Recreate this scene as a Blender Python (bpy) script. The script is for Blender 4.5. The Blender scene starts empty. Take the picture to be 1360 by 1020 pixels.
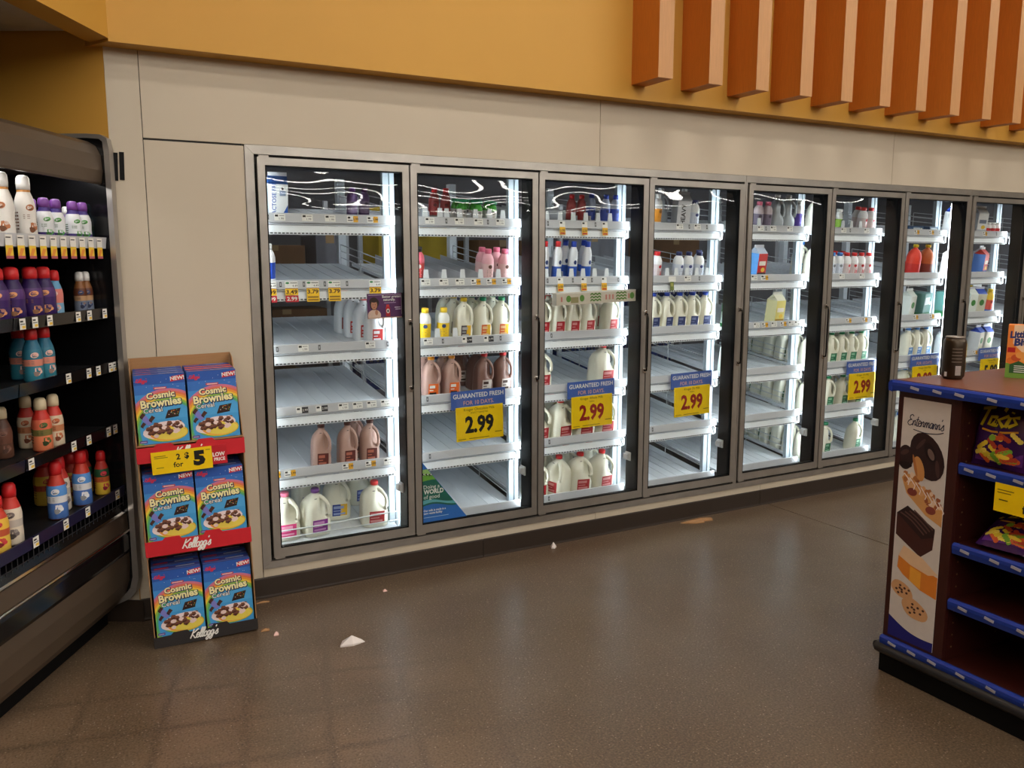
import bpy, math, random
from math import sin, cos, pi, radians
from mathutils import Vector, Matrix
random.seed(7)
SC = bpy.context.scene
COL = SC.collection

# ------------------------------------------------------------------ camera, world, exposure, hall lights
cam_data = bpy.data.cameras.new('camera')
cam = bpy.data.objects.new('camera', cam_data); COL.objects.link(cam)
cam_data.sensor_fit = 'HORIZONTAL'; cam_data.sensor_width = 36.0
cam_data.lens = 36.0 * 1112.2 / 1360.0
cam_data.clip_start = 0.05
cam.location = (-0.8883, -4.2021, 1.7197)
cam.rotation_euler = (radians(90 - 8.511), 0, -radians(28.534))
SC.camera = cam
world = bpy.data.worlds.new('World'); SC.world = world; world.use_nodes = True
world.node_tree.nodes['Background'].inputs[0].default_value = (1.0, 0.93, 0.82, 1)
world.node_tree.nodes['Background'].inputs[1].default_value = 0.05
SC.view_settings.view_transform = 'Standard'; SC.view_settings.look = 'None'
SC.view_settings.gamma = 1.0; SC.view_settings.use_curve_mapping = False
SC.view_settings.exposure = 0.95
SC.cycles.max_bounces = 8; SC.cycles.transparent_max_bounces = 16
SC.cycles.caustics_reflective = False; SC.cycles.caustics_refractive = False
SC.cycles.sample_clamp_indirect = 4.0
HALL_LIGHT = 15.8      # ceiling fluorescent fixtures
LED_LIGHT = 15.0       # cooler mullion strips
CASE_LIGHT = 7.0       # lamp under the open case canopy

# ------------------------------------------------------------------ materials
def lin(c):
    c = c / 255.0
    return c / 12.92 if c <= 0.04045 else ((c + 0.055) / 1.055) ** 2.4
def S(r, g, b): return (lin(r), lin(g), lin(b))
MATS = {}
def mat(name, color, rough=0.5, metal=0.0, var=0.06, scale=18.0, bump=0.0, bscale=60.0, spec=0.5, stretch=None, coat=0.0, sss=0.0):
    if name in MATS: return MATS[name]
    m = bpy.data.materials.new(name); m.use_nodes = True
    nt = m.node_tree; N = nt.nodes; L = nt.links; b = N['Principled BSDF']
    b.inputs['Roughness'].default_value = rough; b.inputs['Metallic'].default_value = metal
    b.inputs['Specular IOR Level'].default_value = spec
    if coat: b.inputs['Coat Weight'].default_value = coat; b.inputs['Coat Roughness'].default_value = 0.1
    if sss: b.inputs['Subsurface Weight'].default_value = sss; b.inputs['Subsurface Scale'].default_value = 0.02
    tc = N.new('ShaderNodeTexCoord'); mp = N.new('ShaderNodeMapping'); L.new(tc.outputs['Object'], mp.inputs[0])
    if stretch: mp.inputs['Scale'].default_value = stretch
    no = N.new('ShaderNodeTexNoise'); no.inputs['Scale'].default_value = scale; no.inputs['Detail'].default_value = 4
    L.new(mp.outputs[0], no.inputs[0])
    rp = N.new('ShaderNodeMix'); rp.data_type = 'RGBA'
    lo = [max(0, c * (1 - var * 2)) for c in color]; hi = [min(1, c * (1 + var * 2)) for c in color]
    rp.inputs[6].default_value = (*lo, 1); rp.inputs[7].default_value = (*hi, 1)
    L.new(no.outputs['Fac'], rp.inputs[0]); L.new(rp.outputs[2], b.inputs['Base Color'])
    if bump:
        n2 = N.new('ShaderNodeTexNoise'); n2.inputs['Scale'].default_value = bscale; L.new(mp.outputs[0], n2.inputs[0])
        bp = N.new('ShaderNodeBump'); bp.inputs['Strength'].default_value = bump; bp.inputs['Distance'].default_value = 0.004
        L.new(n2.outputs['Fac'], bp.inputs['Height']); L.new(bp.outputs[0], b.inputs['Normal'])
    MATS[name] = m
    return m
def print_mat():
    m = bpy.data.materials.new('printed_ink'); m.use_nodes = True
    nt = m.node_tree; N = nt.nodes; L = nt.links; b = N['Principled BSDF']
    at = N.new('ShaderNodeAttribute'); at.attribute_name = 'Col'
    no = N.new('ShaderNodeTexNoise'); no.inputs['Scale'].default_value = 40
    tc = N.new('ShaderNodeTexCoord'); L.new(tc.outputs['Object'], no.inputs[0])
    rp = N.new('ShaderNodeMapRange'); rp.inputs[3].default_value = 0.94; rp.inputs[4].default_value = 1.06
    L.new(no.outputs['Fac'], rp.inputs[0])
    mx = N.new('ShaderNodeVectorMath'); mx.operation = 'SCALE'
    L.new(at.outputs['Color'], mx.inputs[0]); L.new(rp.outputs[0], mx.inputs['Scale'])
    L.new(mx.outputs[0], b.inputs['Base Color']); b.inputs['Roughness'].default_value = 0.45
    b.inputs['Specular IOR Level'].default_value = 0.4
    return m
INK = print_mat()
def emit_mat(name, color, strength):
    m = bpy.data.materials.new(name); m.use_nodes = True
    nt = m.node_tree; N = nt.nodes; nt.nodes.remove(N['Principled BSDF'])
    e = N.new('ShaderNodeEmission'); e.inputs[0].default_value = (*color, 1); e.inputs[1].default_value = strength
    nt.links.new(e.outputs[0], N['Material Output'].inputs[0]); return m
def glass_mat(name, tint=(0.96, 0.975, 0.975), f0=0.026):
    m = bpy.data.materials.new(name); m.use_nodes = True
    nt = m.node_tree; N = nt.nodes; L = nt.links; N.remove(N['Principled BSDF'])
    t = N.new('ShaderNodeBsdfTransparent'); t.inputs[0].default_value = (*tint, 1)
    g = N.new('ShaderNodeBsdfGlossy'); g.inputs['Roughness'].default_value = 0.004
    lw = N.new('ShaderNodeLayerWeight'); lw.inputs['Blend'].default_value = 0.5
    pw = N.new('ShaderNodeMath'); pw.operation = 'POWER'; pw.inputs[1].default_value = 4.0; L.new(lw.outputs['Facing'], pw.inputs[0])
    fr = N.new('ShaderNodeMapRange'); fr.inputs[3].default_value = f0; fr.inputs[4].default_value = 0.85; L.new(pw.outputs[0], fr.inputs[0])
    mx = N.new('ShaderNodeMixShader')
    L.new(fr.outputs[0], mx.inputs[0]); L.new(t.outputs[0], mx.inputs[1]); L.new(g.outputs[0], mx.inputs[2])
    L.new(mx.outputs[0], N['Material Output'].inputs[0]); return m
def floor_mat():
    m = bpy.data.materials.new('stained_concrete'); m.use_nodes = True
    nt = m.node_tree; N = nt.nodes; L = nt.links; b = N['Principled BSDF']
    tc = N.new('ShaderNodeTexCoord')
    def noise(sc, det=5):
        n = N.new('ShaderNodeTexNoise'); n.inputs['Scale'].default_value = sc; n.inputs['Detail'].default_value = det
        L.new(tc.outputs['Object'], n.inputs[0]); return n
    def mix(f, a, bb):
        x = N.new('ShaderNodeMix'); x.data_type = 'RGBA'
        for s, v in ((0, f), (6, a), (7, bb)):
            if hasattr(v, 'links') or hasattr(v, 'is_linked'): L.new(v, x.inputs[s])
            elif s: x.inputs[s].default_value = (*v, 1)
            else: x.inputs[s].default_value = v
        return x.outputs[2]
    def ramp(src, p0, p1):
        r = N.new('ShaderNodeMapRange'); r.inputs[1].default_value = p0; r.inputs[2].default_value = p1
        L.new(src, r.inputs[0]); return r.outputs[0]
    big = noise(0.8); mid = noise(3.2, 3); fine = noise(120.0, 2)
    c = mix(ramp(big.outputs['Fac'], 0.32, 0.68), FLOOR_A, FLOOR_B)
    c = mix(ramp(mid.outputs['Fac'], 0.3, 0.95), c, FLOOR_C)
    # ghost lines left in the slab by old tiles
    mp = N.new('ShaderNodeMapping'); mp.inputs['Rotation'].default_value = (0, 0, radians(14)); mp.inputs['Location'].default_value = (0.06, 0.02, 0)
    nz = N.new('ShaderNodeTexNoise'); nz.inputs['Scale'].default_value = 6; L.new(tc.outputs['Object'], nz.inputs[0])
    ws = N.new('ShaderNodeVectorMath'); ws.operation = 'MULTIPLY_ADD'; ws.inputs[1].default_value = (.05, .05, 0); L.new(nz.outputs['Color'], ws.inputs[0]); L.new(tc.outputs['Object'], ws.inputs[2])
    L.new(ws.outputs[0], mp.inputs[0])
    br = N.new('ShaderNodeTexBrick'); br.offset = 0.0; br.inputs['Scale'].default_value = 1.0
    br.inputs['Brick Width'].default_value = 0.305; br.inputs['Row Height'].default_value = 0.285
    br.inputs['Mortar Size'].default_value = 0.032; br.inputs['Mortar Smooth'].default_value = 1.0
    L.new(mp.outputs[0], br.inputs[0])
    # cleaner, lighter patch of slab where tiles once lay, with darker joints
    xyz = N.new('ShaderNodeSeparateXYZ'); L.new(tc.outputs['Object'], xyz.inputs[0])
    def mul(a, b2):
        k = N.new('ShaderNodeMath'); k.operation = 'MULTIPLY'
        for i, q in enumerate((a, b2)):
            if isinstance(q, float): k.inputs[i].default_value = q
            else: L.new(q, k.inputs[i])
        return k.outputs[0]
    where = noise(2.2, 3)
    patch = mul(mul(ramp(xyz.outputs[0], 0.75, -0.35), ramp(xyz.outputs[1], -0.35, -0.75)), ramp(where.outputs['Fac'], 0.3, 0.62))
    c = mix(mul(patch, 0.75), c, S(140, 114, 90))
    jt = N.new('ShaderNodeMath'); jt.operation = 'MULTIPLY_ADD'; jt.inputs[1].default_value = 0.5; jt.inputs[2].default_value = 0.06
    L.new(patch, jt.inputs[0])
    c = mix(mul(br.outputs['Fac'], jt.outputs[0]), c, FLOOR_D)
    red = noise(0.9, 3)
    c = mix(mul(ramp(red.outputs['Fac'], 0.48, 0.7), mul(ramp(xyz.outputs[1], -1.4, -0.1), 0.6)), c, S(82, 56, 38))
    # aggregate specks
    vo = N.new('ShaderNodeTexVoronoi'); vo.inputs['Scale'].default_value = 85; L.new(tc.outputs['Object'], vo.inputs[0])
    sp = ramp(vo.outputs['Distance'], 0.30, 0.14)
    wn = N.new('ShaderNodeSeparateColor'); L.new(vo.outputs['Color'], wn.inputs[0])
    k = N.new('ShaderNodeMath'); k.operation = 'MULTIPLY'; L.new(sp, k.inputs[0]); L.new(ramp(wn.outputs[0], 0.66, 1.0), k.inputs[1])
    c = mix(k.outputs[0], c, S(176, 160, 140))
    c = mix(ramp(fine.outputs['Fac'], 0.5, 0.85), c, FLOOR_D)
    c = mix(ramp(fine.outputs['Fac'], 0.5, 0.15), c, S(134, 116, 96))
    L.new(c, b.inputs['Base Color'])
    r = N.new('ShaderNodeMapRange'); r.inputs[3].default_value = 0.25; r.inputs[4].default_value = 0.37
    L.new(mid.outputs['Fac'], r.inputs[0]); L.new(r.outputs[0], b.inputs['Roughness'])
    b.inputs['Specular IOR Level'].default_value = 0.5
    bp = N.new('ShaderNodeBump'); bp.inputs['Strength'].default_value = 0.12; bp.inputs['Distance'].default_value = 0.002
    L.new(fine.outputs['Fac'], bp.inputs['Height']); L.new(bp.outputs[0], b.inputs['Normal'])
    return m
FLOOR_A, FLOOR_B, FLOOR_C, FLOOR_D = S(94, 78, 60), S(108, 92, 73), S(86, 68, 50), S(60, 44, 33)

CREAM = mat('cream_wall_paint', S(196, 184, 164), 0.55, var=0.035, scale=1.6, bump=0.06, bscale=9)
YELLOW = mat('ochre_wall_paint', S(202, 151, 60), 0.6, var=0.03, scale=2.0)
PALEV = mat('pale_maple_veneer', S(188, 136, 84), 0.5, var=0.08, scale=24, stretch=(8, 8, 0.5))
ORANGE = mat('orange_wood_veneer', S(190, 108, 34), 0.5, var=0.10, scale=24, stretch=(8, 8, 0.5))
BASEB = mat('brown_vinyl_base', S(46, 35, 27), 0.5)
WHITEC = mat('white_ceiling_panel', S(205, 200, 190), 0.8)
HALLW = mat('hall_wall_paint', S(120, 108, 90), 0.8)
STEEL = mat('brushed_aluminium', S(172, 167, 160), 0.36, 0.8, var=0.13, scale=7, stretch=(1, 1, 1), bump=0.05, bscale=14)
BLACKP = mat('black_plastic', S(14, 14, 15), 0.5, spec=0.12)
DARKGAP = mat('dark_gasket', S(20, 18, 17), 0.6)
WHITEM = mat('white_coated_steel', S(226, 232, 236), 0.4, var=0.03)
DECKM = mat('grey_white_shelf_deck', S(222, 228, 234), 0.4, var=0.04, scale=30, stretch=(30, 1, 1))
RAILM = mat('price_channel_plastic', S(196, 198, 202), 0.3, var=0.06, scale=5)
WIREM = mat('white_wire_coating', S(220, 225, 228), 0.4)
COOLW = mat('cooler_inner_wall', S(120, 120, 126), 0.6, var=0.12, scale=2)
COOLF = mat('cooler_inner_floor', S(80, 78, 76), 0.6)
CARD = mat('corrugated_cardboard', S(168, 126, 84), 0.8, var=0.08, scale=10, stretch=(1, 1, 12))
CARDD = mat('dark_cardboard', S(120, 84, 54), 0.8, var=0.1)
GLASS = glass_mat('door_glass')
LED = emit_mat('led_lens', (0.90, 0.97, 1.0), LED_LIGHT)
TUBE = emit_mat('fluorescent_diffuser', (1.0, 0.945, 0.86), HALL_LIGHT)
BACKFILL = emit_mat('cooler_fill_emitter', (0.95, 0.98, 1.0), 5.0)  # added fill emission for the dark room behind the shelves
CASELED = emit_mat('case_lamp_lens', (1.0, 0.97, 0.92), CASE_LIGHT)
TAUPE = mat('taupe_case_metal', S(96, 82, 68), 0.38, 0.3, var=0.06, scale=4)
CHROME = mat('chrome_trim', S(205, 200, 194), 0.18, 1.0, var=0.03)
BLACKG = mat('black_gloss_liner', S(18, 18, 20), 0.16, var=0.1)
CASEIN = mat('black_case_interior', S(20, 20, 22), 0.5)
MAHOG = mat('mahogany_laminate', S(56, 21, 16), 0.38, var=0.16, scale=7, stretch=(1, 10, 1))
MAHTOP = mat('mahogany_counter_laminate', S(112, 66, 48), 0.34, var=0.12, scale=7, stretch=(8, 1, 1))
BLUEP = mat('blue_channel_plastic', S(26, 56, 148), 0.3)
REDP = mat('red_tray_board', S(206, 30, 44), 0.5)
BLKB = mat('black_tray_board', S(40, 36, 36), 0.6)
WHITEB = mat('white_paperboard', S(228, 226, 220), 0.6)
CLEARP = mat('clip_plastic', S(215, 215, 215), 0.3)

# ------------------------------------------------------------------ mesh helpers
class MB:
    def __init__(s): s.v = []; s.f = []; s.c = []; s.sm = []
    def add(s, vs, fs, col=None, smooth=False):
        o = len(s.v); s.v += [tuple(p) for p in vs]
        for f in fs: s.f.append(tuple(i + o for i in f)); s.c.append(col); s.sm.append(smooth)
        return s
    def box(s, x0, x1, y0, y1, z0, z1, col=None):
        vs = [(x0, y0, z0), (x1, y0, z0), (x1, y1, z0), (x0, y1, z0), (x0, y0, z1), (x1, y0, z1), (x1, y1, z1), (x0, y1, z1)]
        return s.add(vs, [(0, 3, 2, 1), (4, 5, 6, 7), (0, 1, 5, 4), (1, 2, 6, 5), (2, 3, 7, 6), (3, 0, 4, 7)], col)
    def prism(s, poly, axis, a, b, col=None, smooth=False):
        n = len(poly)
        def P(p, t):
            return (t, p[0], p[1]) if axis == 'x' else (p[0], t, p[1]) if axis == 'y' else (p[0], p[1], t)
        vs = [P(p, a) for p in poly] + [P(p, b) for p in poly]
        fs = [(i, (i + 1) % n, n + (i + 1) % n, n + i) for i in range(n)]
        s.add(vs, fs, col, smooth)
        return s.add(vs, [tuple(range(n - 1, -1, -1)), tuple(range(n, 2 * n))], col)
    def tube(s, path, r, n=6, col=None, closed=False):
        P = [Vector(p) for p in path]; k = len(P); rings = []
        for i, p in enumerate(P):
            t = (P[(i + 1) % k] - P[i - 1]) if closed else (P[min(i + 1, k - 1)] - P[max(i - 1, 0)])
            t.normalize(); a = Vector((0, 0, 1)) if abs(t.z) < 0.9 else Vector((1, 0, 0))
            u = t.cross(a).normalized(); w = t.cross(u)
            rr = r[i] if isinstance(r, (list, tuple)) else r
            rings.append([p + u * cos(2 * pi * j / n) * rr + w * sin(2 * pi * j / n) * rr for j in range(n)])
        vs = [q for R in rings for q in R]; fs = []
        for i in range(k if closed else k - 1):
            i2 = (i + 1) % k
            for j in range(n): fs.append((i * n + j, i * n + (j + 1) % n, i2 * n + (j + 1) % n, i2 * n + j))
        s.add(vs, fs, col, True)
        if not closed: s.add(vs, [tuple(range(n - 1, -1, -1)), tuple((k - 1) * n + j for j in range(n))], col)
        return s
    def lathe(s, prof, n=18, cx=0, cy=0, col=None, cols=None, caps=True):
        vs = []; fs = []
        for r, z in prof: vs += [(cx + r * cos(2 * pi * j / n), cy + r * sin(2 * pi * j / n), z) for j in range(n)]
        for i in range(len(prof) - 1):
            fs = [(i * n + j, i * n + (j + 1) % n, (i + 1) * n + (j + 1) % n, (i + 1) * n + j) for j in range(n)]
            o = len(s.v) if i == 0 else o0
            if i == 0: o0 = len(s.v); s.v += vs
            for f in fs: s.f.append(tuple(q + o0 for q in f)); s.c.append(cols[i] if cols else col); s.sm.append(True)
        if caps:
            k = len(prof)
            s.f.append(tuple(o0 + j for j in range(n - 1, -1, -1))); s.c.append(cols[0] if cols else col); s.sm.append(False)
            s.f.append(tuple(o0 + (k - 1) * n + j for j in range(n))); s.c.append(cols[-1] if cols else col); s.sm.append(False)
        return s
    def mesh(s, name, m):
        me = bpy.data.meshes.new(name); me.from_pydata(s.v, [], s.f); me.materials.append(m)
        me.polygons.foreach_set('use_smooth', s.sm)
        if any(c is not None for c in s.c):
            ca = me.color_attributes.new('Col', 'FLOAT_COLOR', 'CORNER'); buf = []
            for p in me.polygons:
                c = s.c[p.index] or (0.8, 0.8, 0.8); buf += [c[0], c[1], c[2], 1.0] * p.loop_total
            ca.data.foreach_set('color', buf)
        me.update(); return me
def link(name, me, parent=None, loc=None, rot=None, bevel=0):
    o = bpy.data.objects.new(name, me); COL.objects.link(o)
    if parent: o.parent = parent
    if loc is not None: o.location = loc
    if rot is not None: o.rotation_euler = rot
    if bevel:
        b = o.modifiers.new('bevel', 'BEVEL'); b.width = bevel; b.segments = 2; b.limit_method = 'ANGLE'; b.angle_limit = radians(50)
    return o
def put(name, mb, m, parent=None, loc=None, rot=None, bevel=0): return link(name, mb.mesh(name, m), parent, loc, rot, bevel)
def thing(name, label, cat, loc=(0, 0, 0), rot=(0, 0, 0), group=None):
    o = bpy.data.objects.new(name, None); COL.objects.link(o); o.location = loc; o.rotation_euler = rot
    o.empty_display_size = 0.05
    return tag(o, label, cat, group)
def tag(o, label, cat, group=None):
    o['label'] = label; o['category'] = cat
    if group: o['group'] = group
    return o
def struct(o): o['kind'] = 'structure'; return o

# ------------------------------------------------------------------ flat print (ink on boards): coloured polygons in the XY plane
TXT = {}
def text_geo(t, off):
    key = (t, off)
    if key in TXT: return TXT[key]
    cu = bpy.data.curves.new('t', 'FONT'); cu.body = t; cu.resolution_u = 2; cu.offset = off; cu.fill_mode = 'FRONT'
    ob = bpy.data.objects.new('t', cu); COL.objects.link(ob)
    me = bpy.data.meshes.new_from_object(ob.evaluated_get(bpy.context.evaluated_depsgraph_get()))
    vs = [(v.co.x, v.co.y) for v in me.vertices]; fs = [tuple(p.vertices) for p in me.polygons]
    bpy.data.objects.remove(ob); bpy.data.curves.remove(cu); bpy.data.meshes.remove(me)
    TXT[key] = (vs, fs); return TXT[key]
def clip(poly, x0, x1, y0, y1):
    for ax, lim, sg in ((0, x0, 1), (0, x1, -1), (1, y0, 1), (1, y1, -1)):
        out = []
        for i in range(len(poly)):
            a, b = poly[i - 1], poly[i]; da, db = sg * (a[ax] - lim), sg * (b[ax] - lim)
            if (da >= 0) != (db >= 0):
                t = da / (da - db); out.append((a[0] + t * (b[0] - a[0]), a[1] + t * (b[1] - a[1])))
            if db >= 0: out.append(b)
        poly = out
        if not poly: return []
    return poly
def smooth_path(pts, n=5):
    out = []
    for i in range(len(pts) - 1):
        p0, p1, p2, p3 = pts[max(i - 1, 0)], pts[i], pts[i + 1], pts[min(i + 2, len(pts) - 1)]
        for j in range(n):
            t = j / n
            out.append(tuple(0.5 * (2 * p1[k] + (p2[k] - p0[k]) * t + (2 * p0[k] - 5 * p1[k] + 4 * p2[k] - p3[k]) * t * t + (3 * p1[k] - p0[k] - 3 * p2[k] + p3[k]) * t ** 3) for k in (0, 1)))
    return out + [pts[-1]]
SCRIPT = {
 'K': (.62, [[(.22, 1.0), (.15, .5), (.05, 0)], [(.66, .98), (.4, .7), (.14, .48), (.36, .2), (.52, .0), (.66, .08)]]),
 'E': (.55, [[(.52, .86), (.36, 1.0), (.16, .88), (.2, .6), (.38, .55), (.14, .45), (.02, .2), (.2, .0), (.42, .06), (.56, .22)]]),
 'e': (.34, [[(.0, .22), (.22, .3), (.26, .46), (.14, .54), (.03, .34), (.07, .06), (.22, .02), (.38, .2)]]),
 'l': (.24, [[(.0, .15), (.2, .7), (.22, .98), (.12, 1.0), (.06, .6), (.07, .12), (.16, .0), (.28, .15)]]),
 'o': (.36, [[(.22, .52), (.07, .45), (.02, .2), (.12, .0), (.27, .1), (.29, .38), (.2, .52), (.28, .42), (.4, .45)]]),
 'g': (.38, [[(.28, .46), (.12, .52), (.02, .26), (.1, .02), (.24, .15), (.3, .5), (.25, -.15), (.12, -.42), (.0, -.3), (.14, -.08), (.42, .2)]]),
 's': (.3, [[(.0, .1), (.2, .54), (.22, .34), (.28, .12), (.15, .0), (.02, .06)]]),
 "'": (.14, [[(.1, 1.02), (.05, .82)]]),
 'n': (.42, [[(.02, .5), (.06, .3), (.05, .0), (.12, .36), (.24, .52), (.28, .3), (.28, .05), (.44, .18)]]),
 't': (.26, [[(.14, .9), (.08, .4), (.08, .08), (.18, .0), (.3, .16)], [(-.04, .6), (.26, .62)]]),
 'm': (.6, [[(.02, .5), (.06, .3), (.05, .0), (.12, .36), (.22, .52), (.25, .3), (.24, .0), (.32, .38), (.42, .52), (.46, .3), (.46, .05), (.62, .18)]]),
 'a': (.38, [[(.28, .46), (.14, .52), (.02, .26), (.1, .02), (.22, .12), (.3, .5), (.28, .1), (.34, .02), (.42, .18)]]),
}
JAG = {
 'T': (.62, [[(0, .86), (.66, 1.0)], [(.36, .9), (.2, .0)]]),
 'a': (.46, [[(.4, .5), (.1, .48), (.02, .08), (.24, .06), (.4, .5), (.38, .0)]]),
 'k': (.46, [[(.16, 1.0), (.04, .0)], [(.46, .62), (.1, .34), (.42, .0)]]),
 'i': (.2, [[(.12, .55), (.08, .0)], [(.15, .82), (.14, .74)]]),
 's': (.42, [[(.4, .56), (.1, .5), (.34, .24), (.04, .02)]]),
}
class Print:
    def __init__(s, fn=None): s.n = 0; s.mb = MB(); s.fn = fn; s.dy = 0; s.k = 1; s.cy = 0
    def poly(s, pts, col, layer=0, tri=False):
        s.n = (s.n + 1) % 120; z = 0.0003 * (layer + 1) + s.n * 2e-6
        if len(pts) < 3: return s
        v = [(p[0] * s.k, (p[1] - s.cy) * s.k + s.cy + s.dy, z) for p in pts]
        if s.fn: v = [s.fn(*p) for p in v]
        s.mb.add(v, [tuple(range(len(v)))], col); return s
    def rect(s, x0, x1, y0, y1, col, layer=0): return s.poly([(x0, y0), (x1, y0), (x1, y1), (x0, y1)], col, layer)
    def ell(s, cx, cy, rx, ry, col, layer=1, rot=0, n=20, box=None, wob=0):
        pts = []
        for i in range(n):
            a = 2 * pi * i / n; k = 1 + wob * sin(3 * a + cx * 90) + wob * .7 * sin(5 * a + cy * 70); x, y = rx * k * cos(a), ry * k * sin(a)
            pts.append((cx + x * cos(rot) - y * sin(rot), cy + x * sin(rot) + y * cos(rot)))
        if box: pts = clip(pts, *box)
        return s.poly(pts, col, layer)
    def arc(s, cx, cy, r0, r1, a0, a1, col, layer=1, box=None, n=24, sy=1.0):
        for i in range(n):
            t0 = a0 + (a1 - a0) * i / n; t1 = a0 + (a1 - a0) * (i + 1) / n
            q = [(cx + r0 * cos(t0), cy + sy * r0 * sin(t0)), (cx + r1 * cos(t0), cy + sy * r1 * sin(t0)), (cx + r1 * cos(t1), cy + sy * r1 * sin(t1)), (cx + r0 * cos(t1), cy + sy * r0 * sin(t1))]
            if box: q = clip(q, *box)
            s.poly(q, col, layer)
        return s
    def text(s, t, x, y, h, col, layer=2, align='c', bold=0.0, sx=1.0, shear=0.0, rot=0.0):
        vs, fs = text_geo(t, bold)
        if not vs: return s
        w0 = min(v[0] for v in vs); w1 = max(v[0] for v in vs)
        k = h / 0.7; ox = {'c': (w0 + w1) / 2, 'l': w0, 'r': w1}[align]; z = 0.0003 * (layer + 1)
        out = []
        for a, b in vs:
            X = (a - ox) * k * sx + shear * b * k; Y = b * k
            q = (x + X * cos(rot) - Y * sin(rot), y + X * sin(rot) + Y * cos(rot), z)
            out.append(s.fn(*q) if s.fn else q)
        s.mb.add(out, fs, col); return s
    def ribbon(s, pts, w, col, layer=2):
        n = len(pts); L = []; R = []
        for i in range(n):
            a = pts[max(i - 1, 0)]; b = pts[min(i + 1, n - 1)]; dx, dy = b[0] - a[0], b[1] - a[1]; d = math.hypot(dx, dy) or 1
            L.append((pts[i][0] - dy / d * w / 2, pts[i][1] + dx / d * w / 2)); R.append((pts[i][0] + dy / d * w / 2, pts[i][1] - dx / d * w / 2))
        for i in range(n - 1): s.poly([L[i], R[i], R[i + 1], L[i + 1]], col, layer)
        return s
    def script(s, t, x, y, h, w, col, layer=2, font=SCRIPT, slant=0.3, smooth=True, rise=0.0, gap=0.0):
        for ch in t:
            adv, strokes = font[ch]
            for st in strokes:
                pts = smooth_path(st, 4) if smooth else st
                s.ribbon([(x + (p[0] + slant * p[1]) * h, y + p[1] * h) for p in pts], w, col, layer)
            x += (adv + gap) * h; y += rise * h
        return s
    def put(s, name, parent=None, loc=(0, 0, 0), rot=(pi / 2, 0, 0)): return put(name, s.mb, INK, parent, loc, rot)
WHITE = S(240, 238, 232); BLACK = S(24, 22, 22)

# ------------------------------------------------------------------ the setting
W, EXTRA, NDOOR = 0.78, 0.0344, 9
def X0(k): return (k - 1) * W + (EXTRA if k >= 5 else 0) + (EXTRA if k >= 8 else 0)     # k = 1..9
XEND = X0(9) + W
FZ0, FZ1, FX0, FX1 = 0.149, 2.256, -0.05, XEND + 0.05
FM = floor_mat()
fl = struct(put('floor', MB().box(-9, 13, -16, 3.2, -0.12, -0.02), DARKGAP))
put('floor_slab', MB().box(-9, 3.449, -16, 0.0, -0.02, 0), FM, fl)
put('floor_slab', MB().box(3.455, 13, -16, 0.0, -0.02, 0), FM, fl)
put('floor_slab', MB().box(-9, 13, 0.0, 3.2, -0.02, -0.001), FM, fl)
# cream wall as panels round the cooler opening
wb = struct(put('wall_back', MB().box(-0.62, -0.06, 0.008, 0.08, 0, 2.9).box(FX1 + 0.01, 13, 0.008, 0.08, 0, 2.9).box(-0.06, FX1 + 0.01, 0.008, 0.08, FZ1 + 0.01, 2.9).box(-0.06, FX1 + 0.01, 0.008, 0.08, 0, FZ0 - 0.01), DARKGAP))
g = 0.0015
for x0, x1, z0, z1 in ((-0.63, -0.49, 0.0, 2.9), (-0.49, FX0, 0.0, 2.25), (-0.49, 1.983, 2.256, 2.9), (1.983, 4.567, 2.256, 2.9), (4.567, FX1, 2.256, 2.9), (FX1, 13, 0, 2.9),
                       (FX0, 1.99, 0.0, FZ0), (1.99, 3.39, 0.0, FZ0), (3.39, 5.4, 0.0, FZ0), (5.4, FX1, 0.0, FZ0)):
    put('panel', MB().box(x0 + g, x1 - g, 0.0, 0.03, z0 + g, z1 - g), CREAM, wb, bevel=0.001)
for x0, x1 in ((-0.63, 1.2), (1.204, 3.38), (3.384, 5.6), (5.604, 13)):
    b = struct(put('baseboard_back', MB().prism([(-0.012, 0.004), (-0.010, 0.012), (-0.008, 0.10), (-0.006, 0.106), (0.001, 0.106), (0.001, 0.0), (-0.022, 0.0)], 'x', x0, x1), BASEB))
# upper ochre soffit with its wooden fins
TH = radians(29.5); D = Vector((sin(TH), cos(TH), 0)); NN = Vector((cos(TH), -sin(TH), 0)); CC = Vector((-0.63, 0, 0))
def plan(n, s): p = CC + NN * n - D * s; return (p.x, p.y)
SZ = 2.632
sof = struct(put('wall_back_upper', MB().prism([plan(.07, .087), (13, -0.11), (13, 0.08), (-0.72, 0.08)], 'z', SZ, 4.6), YELLOW))
for i in range(17):
    x = 2.12 + 0.3635 * i
    fin = put('fin', MB().box(x, x + 0.102, -0.355, -0.111, 2.71, 4.3), ORANGE, sof)
    put('front_veneer', MB().box(x, x + 0.102, -0.357, -0.3552, 2.71, 4.3), PALEV, fin)
struct(put('wall_left_upper', MB().prism([plan(.07, .087), plan(-.05, -.09), plan(-.05, 9), plan(.07, 9)], 'z', SZ + 0.012, 4.6), YELLOW))
struct(put('wall_left', MB().prism([plan(0, 0.0), plan(-3, 0.0), plan(-3, -.08), plan(0, -.08)], 'z', 0, 2.9), YELLOW))
wl = bpy.data.objects['wall_left']
put('panel', MB().prism([plan(-.002, .006), plan(-2.9, .006), plan(-2.9, .0005), plan(-.002, .0005)], 'z', 0, 1.0), CREAM, wl)
struct(put('baseboard_left', MB().prism([plan(.02, .016), plan(-2.9, .016), plan(-2.9, .006), plan(.0, .006)], 'z', 0, .106), BASEB))
ac = struct(put('ceiling_left', MB().prism([plan(-.05, -.05), plan(-3, -.05), plan(-3, 9), plan(-.05, 9)], 'z', 2.70, 2.76), DARKGAP))
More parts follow.
